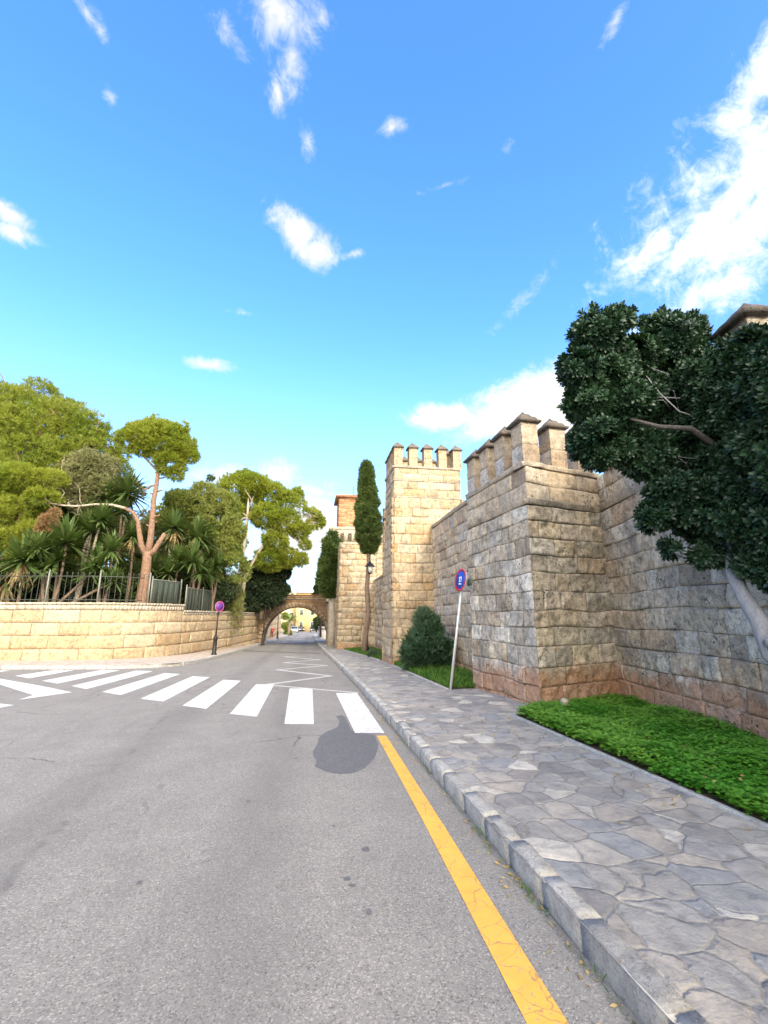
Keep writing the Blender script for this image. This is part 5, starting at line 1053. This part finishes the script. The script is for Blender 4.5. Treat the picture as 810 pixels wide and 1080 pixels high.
round_sign((3.09, 10.22, G(10.22) + .128), (0, lean, 0), R(-80), 2.42, .265, .030, M['galv'], M['red'], M['blue'], 'leaning white pole with a round blue sign with red rim, on the right pavement', True)
round_sign((-4.72, 25.0, G(25) + .122), (0, R(1.6), 0), R(48), 2.38, .27, .042, M['iron'], M['pink'], M['purple'], 'dark post with a faded purple round sign with pink rim, before the left garden wall', False, base=True)
def lantern(mb_f, mb_g, c, s):
    x, y, z = c
    mb_g.add([(x + a * .13 * s, y + b * .13 * s, z - .0) for a in (-.62, .62) for b in (-.62, .62)] + [(x + a * .16 * s, y + b * .16 * s, z + .34 * s) for a in (-1, 1) for b in (-1, 1)], [(0, 1, 3, 2), (4, 6, 7, 5), (0, 4, 5, 1), (2, 3, 7, 6), (0, 2, 6, 4), (1, 5, 7, 3)])
    for a in (-1, 1):
        for b in (-1, 1): mb_f.tube([(x + a * .084 * s, y + b * .084 * s, z), (x + a * .165 * s, y + b * .165 * s, z + .34 * s)], .012 * s, 5)
    mb_f.lathe([(.30 * s, .34 * s), (.28 * s, .37 * s), (.14 * s, .52 * s), (.08 * s, .56 * s), (.05 * s, .64 * s), (.0, .70 * s)], 8, c); mb_f.lathe([(.03 * s, -.08 * s), (.12 * s, -.02 * s), (.12 * s, .0)], 8, c)
c = at(388.6, 603, 24.72); lo = empty('street_lamp', (c.x - .02, 24.72, G(24.7) + .13), 'lantern with a dark pointed cap on a thin post, beside the bare cypress trunk', 'street lamp')
f, g_ = MB(), MB(); lantern(f, g_, (c.x, 24.05, c.z - .12), .95); f.build('lantern_frame', M['iron'], lo); g_.build('lantern_glass', M['glass_lamp'], lo)
mb = MB(); mb.tube([(c.x - .02, 24.72, G(24.7) + .1), (c.x, 24.72, c.z + .55), (c.x, 24.66, c.z + .68), (c.x, 24.4, c.z + .72), (c.x, 24.12, c.z + .66), (c.x, 24.05, c.z + .5)], [.04, .028, .022, .02, .02, .02], 8); mb.lathe([(.08, 0), (.08, .3), (.045, .36)], 8, (c.x - .02, 24.72, G(24.7) + .13)); mb.build('post', M['iron'], lo)
c = at(345.5, 635, 38.); lo = empty('wall_lantern', (c.x, 38., c.z), 'small white wall lantern by the right end of the bridge', 'lantern'); f, g_ = MB(), MB(); lantern(f, g_, (c.x, 38., c.z), 1.4); mb = f; mb.tube([(c.x, 38., c.z + .9), (c.x + .1, 38.9, c.z + 1.1), (c.x + .2, 42., c.z + .9)], .03, 6); f.build('lantern_frame', M['iron'], lo); g_.build('lantern_glass', M['glass_lamp'], lo)
for px0, py0, pytop, lb in ((277, 679.5, 640, 'dark iron post at the left foot of the bridge arch'), (292.5, 673.5, 650, 'thin dark post on the left pavement seen through the arch')):
    p = gnd(px0, py0, .12); t_ = at(px0 + (3 if px0 < 280 else 1), pytop, p[1]); o = empty('iron_post', (p[0], p[1], G(p[1]) + .12), lb, 'post'); mb = MB(); b_ = (p[0], p[1], G(p[1]) + .1)
    mb.tube([b_, tuple(t_)], [.06, .045], 8); mb.build('shaft', M['iron'], o); mb = MB(); mb.lathe([(.16, -.02), (.16, .06), (.11, .1), (.10, .8), (.07, .9)], 10, b_); mb.build('base', M['iron'], o)
    mb = MB(); mb.lathe([(.045, 0), (.09, .03), (.06, .12), (.0, .16)], 8, tuple(t_)); mb.build('finial', M['iron'], o)

# ------------------------------------------------------------------ beyond the bridge
rng = random.Random(77)
wl = empty('garden_wall', (-4.9, 60, G(60)), 'cream wall along the left pavement, seen through the arch beyond the bridge', 'wall'); mb = MB(); block_wall(mb, [(-4.7, 45.6), (-4.55, 60), (-4.35, 74)], [-2, -1., -.3, .4, 1.1, 1.8, 2.6], rng, (.8, 1.4), .35, seed=71); mb.prism([(-4.78, 45.6), (-4.43, 74), (-5.1, 74), (-5.3, 45.6)], -2, 2.58, (.6, .8, .3, .5)); mb.build('wall', M['stone_yellow'], wl)
wr_ = empty('low_wall', (1.6, 58, G(58)), 'low white rendered wall on the right pavement, seen through the arch', 'wall'); mb = MB(); mb.prism([(1.25, 52), (2.6, 52), (2.6, 66), (1.15, 66)], -1.8, .15); mb.build('wall', M['facade_white'], wr_); mb = MB(); mb.box((1.9, 59, .19), (1.6, 14.2, .07)); mb.build('coping', M['coping_pale'], wr_)
Y = 62.; bl = [wblob(*q, Y) for q in ((336, 655, 5), (339, 660, 5), (334, 661, 3.5), (341, 652, 5))]; b0 = at(338, 668, Y); tree('evergreen_bush', 'dark bush behind the low white wall, at the right inside the arch', (b0.x, Y, G(Y)), [(b0.x, Y, G(Y)), (b0.x, Y, G(Y) + 1.6)], bl, 900, 8, .25, .1, .9, M['oak'], M['bark_brown'], 301, (.1, .06), cat='bush', limbs=False)
# palm
pb = at(304, 668, 78.); rs = np.random.RandomState(303); o = empty('palm_tree', (pb.x, 78, G(78)), 'small palm with arching fronds on the left, seen through the arch', 'palm'); ct = at(306, 655, 78.); mb = MB(); mb.tube([(pb.x, 78, G(78)), (pb.x + .1, 78, G(78) + .9), tuple(ct)], [.25, .2, .18], 8); mb.build('trunk', M['bark_brown'], o)
mb = MB()
for k in range(26):
    az = rs.uniform(0, 6.28); el = R(rs.uniform(5, 80)); l = rs.uniform(1.7, 2.5); d = np.array((math.cos(az) * math.cos(el), math.sin(az) * math.cos(el), math.sin(el))); s_ = np.cross(d, (0, 0, 1)); s_ /= np.linalg.norm(s_)
    for t in np.linspace(.12, 1, 20):
        p = np.array(ct) + d * l * t - np.array((0, 0, .9 * l * t * t * .6))
        for sg in (-1, 1): q = p + s_ * sg * .38 * (1 - .6 * t) + d * .2 - (0, 0, .12); mb.add([p - d * .03, p + d * .05, q], [(0, 1, 2)], (rs.random(), rs.random(), 0, 1))
mb.build('crown', M['palm'], o)
bl = [wblob(*q, 84.) for q in ((302, 660, 5), (304, 668, 4), (301, 650, 4))]; b0 = at(302, 670, 84.); tree('garden_bush', 'green bush below the palm seen through the arch', (b0.x, 84., G(84)), [(b0.x, 84., G(84)), (b0.x, 84., G(84) + 1.2)], bl, 700, 8, .3, .12, .9, M['shrub'], M['bark_brown'], 304, (.1, .06), cat='bush', limbs=False)
def house(name, label, x0, x1, y0, y1, z1, mat, cols, rws, roofmat, seed, flat=True):
    o = empty(name, ((x0 + x1) / 2, (y0 + y1) / 2, G(y0)), label, 'building', 'buildings beyond the bridge'); mb = MB(); mb.prism([(x0, y0), (x1, y0), (x1, y1), (x0, y1)], G(y0) - .5, z1); mb.build('wall', mat, o)
    mb = MB(); mb.box(((x0 + x1) / 2, (y0 + y1) / 2, z1 + .15), (x1 - x0 + .5, y1 - y0 + .5, .28)); mb.build('roof', roofmat, o)
    H = z1 - G(y0); cw = (x1 - x0) / cols; rh = H / rws
    for i in range(cols):
        for j in range(rws):
            cx_, cz = x0 + cw * (i + .5), G(y0) + rh * (j + .52); mb = MB(); mb.box((cx_, y0 - .015, cz), (1.15, .09, 1.75)); fr = mb.build('window', M['facade_white'], o); mb = MB(); mb.box((cx_, y0 - .04, cz), (.95, .06, 1.55)); mb.build('pane', M['window'] if rng.random() < .5 else M['shutter'], fr)
house('townhouse', 'pale cream building through the arch, left of the yellow one', -15.5, -4.4, 150, 160, at(310, 622, 150).z, M['facade_cream'], 4, 4, M['facade_white'], 1)
house('townhouse', 'yellow building through the right half of the arch', -4.2, 9, 143, 156, at(330, 626, 143).z, M['facade_yellow'], 4, 3, M['tile'], 2)
house('townhouse', 'white building whose roof shows above the left of the bridge parapet', -26, -15.8, 146, 158, at(300, 624, 146).z, M['facade_white'], 4, 3, M['tile'], 3)
# cars
def car(x, y, rz, paint, label):
    o = empty('parked_car', (x, y, G(y)), label, 'car', 'cars parked beyond the bridge', (0, 0, rz)); I = lambda c: setattr(c, 'matrix_parent_inverse', Matrix()) or c
    prof = [(-2.05, .32), (-2.08, .62), (-1.98, .86), (-1.55, .95), (-.95, 1.40), (-.5, 1.47), (.55, 1.45), (1.05, 1.28), (1.75, .98), (2.0, .86), (2.06, .55), (2.0, .30)]  # x = length, front is -x
    def sect(prof, w0, taper):
        V = []
        for s in (-1, 1):
            for a, z in prof: V.append((s * (w0 - taper * max(0, z - .9)), a, z))
        n = len(prof); F = [tuple(range(n)), tuple(range(2 * n - 1, n - 1, -1))] + [(i, n + i, n + (i + 1) % n, (i + 1) % n) for i in range(n)]; return V, F
    mb = MB(); mb.add(*sect(prof, .86, .34)); b = mb.build('body', M[paint], o, bevel=.05); I(b)
    mb = MB(); mb.add([(-.70, -1.50, .98), (.70, -1.50, .98), (.58, -.99, 1.38), (-.58, -.99, 1.38)], [(0, 1, 2, 3)]); v = mb.build('windscreen', M['glass'], o); I(v); v.location = (0, -.03, .02); v.modifiers.new('t', 'SOLIDIFY').thickness = .02
    mb = MB(); mb.add([(-.66, 1.62, 1.05), (.66, 1.62, 1.05), (.58, 1.12, 1.27), (-.58, 1.12, 1.27)], [(3, 2, 1, 0)]); v = mb.build('rear_window', M['glass'], o); I(v); v.location = (0, .03, .03); v.modifiers.new('t', 'SOLIDIFY').thickness = .02
    for s in (-1, 1):
        mb = MB(); mb.add([(s * .845, -1.3, .99), (s * .845, 1.3, .99), (s * .72, .7, 1.36), (s * .72, -.85, 1.36)], [(0, 1, 2, 3)]); v = mb.build('side_window', M['glass'], o); I(v); v.location = (s * .025, 0, 0); v.modifiers.new('t', 'SOLIDIFY').thickness = .02
        mb = MB(); mb.box((s * .62, -2.06, .68), (.34, .08, .16)); I(mb.build('headlight', M['lamp_lens'], o, bevel=.03)); mb = MB(); mb.box((s * .66, 2.03, .74), (.26, .08, .18)); I(mb.build('tail_light', M['red'], o, bevel=.03))
        mb = MB(); mb.box((s * .95, -.85, 1.02), (.18, .1, .12)); I(mb.build('wing_mirror', M[paint], o, bevel=.03))
        for yy in (-1.25, 1.28):
            mb = MB(); V0 = MB(); V0.lathe([(.20, -.1), (.30, -.1), (.32, -.05), (.32, .05), (.30, .1), (.20, .1)], 18); vv = V0.v[0][:, [2, 0, 1]] + np.array((s * .78, yy, .32)); mb.add(vv, V0.f[0] if len(V0.f) == 1 else [tuple(q) for f_ in V0.f for q in f_]); wv = mb.build('wheel', M['tyre'], o); I(wv)
            m2 = MB(); V0 = MB(); V0.lathe([(.0, -.105), (.19, -.105), (.19, .105), (.0, .105)], 14); vv = V0.v[0][:, [2, 0, 1]] + np.array((s * .78, yy, .32)); m2.add(vv, [tuple(q) for f_ in V0.f for q in f_]); rim_ = m2.build('rim', M['chrome'], wv); rim_.matrix_parent_inverse = Matrix()
    mb = MB(); mb.box((0, -2.07, .52), (.9, .05, .16)); I(mb.build('grille', M['tyre'], o)); return o
def carat(px, py, paint, rz, label):
    x, y = gnd(px, py); car(x, y, R(rz), paint, label)
carat(310.5, 667.4, 'car_silver', 0, 'silver car facing us at the left of the road beyond the arch')
carat(304.5, 666.4, 'car_dark', 4, 'dark car half hidden behind the silver one'); carat(320.5, 665.6, 'car_white', -80, 'white car parked side on at the end of the road')
carat(317, 666.0, 'car_dark', 10, 'dark car between the silver and the white ones at the end of the road'); carat(326, 665.4, 'car_silver', -70, 'grey car just right of the white one'); carat(330.5, 666.8, 'car_dark', 2, 'dark car at the right kerb beyond the arch')
# walking person in red
def person(x, y, z, h):
    o = empty('person', (x, y, z), 'small distant person in red walking on the left pavement beyond the arch', 'person'); s = h / 1.7
    def skin(name, vs, es, rad, mat):
        me = bpy.data.meshes.new(name); me.from_pydata([tuple(q * s for q in v) for v in vs], es, []); ob = bpy.data.objects.new(name, me); COL.objects.link(ob); ob.parent = o; me.materials.append(mat)
        m = ob.modifiers.new('skin', 'SKIN'); m.use_smooth_shade = True
        for d, r in zip(me.skin_vertices[0].data, rad): d.radius = (r * s, r * s)
        me.skin_vertices[0].data[0].use_root = True; ob.modifiers.new('sub', 'SUBSURF').render_levels = 1; return ob
    vs = [(0, 0, .92), (0, 0, 1.15), (0, 0, 1.38), (0, 0, 1.47), (0, -.01, 1.58), (0, -.01, 1.67), (.1, 0, .88), (.11, -.14, .48), (.11, -.08, .06), (.11, -.2, .03), (-.1, 0, .88), (-.11, .1, .5), (-.11, .28, .12), (-.11, .2, .04), (.19, 0, 1.38), (.24, .1, 1.1), (.24, .02, .86), (-.19, 0, 1.38), (-.24, -.1, 1.1), (-.24, -.22, .9)]
    es = [(0, 1), (1, 2), (2, 3), (3, 4), (4, 5), (0, 6), (6, 7), (7, 8), (8, 9), (0, 10), (10, 11), (11, 12), (12, 13), (2, 14), (14, 15), (15, 16), (2, 17), (17, 18), (18, 19)]
    skin('body', vs, es, [.13, .12, .13, .06, .095, .07, .085, .06, .045, .035, .085, .06, .045, .035, .055, .04, .03, .055, .04, .03], M['skin'])
    skin('jacket', [(0, 0, .86), (0, 0, 1.15), (0, 0, 1.39), (.19, 0, 1.38), (.24, .1, 1.1), (.24, .04, .92), (-.19, 0, 1.38), (-.24, -.1, 1.1), (-.24, -.18, .95)], [(0, 1), (1, 2), (2, 3), (3, 4), (4, 5), (2, 6), (6, 7), (7, 8)], [.16, .15, .15, .075, .06, .052, .075, .06, .052], M['jacket'])
    skin('trousers', [(0, 0, .9), (.1, 0, .86), (.11, -.14, .48), (.11, -.08, .1), (-.1, 0, .86), (-.11, .1, .5), (-.11, .27, .16)], [(0, 1), (1, 2), (2, 3), (0, 4), (4, 5), (5, 6)], [.14, .105, .08, .065, .105, .08, .065], M['trousers'])
    skin('hair', [(0, .02, 1.62), (0, .01, 1.70)], [(0, 1)], [.105, .08], M['hair'])
x, y = gnd(286.5, 673.2, .12); person(x, y, G(y) + .122, 1.45)
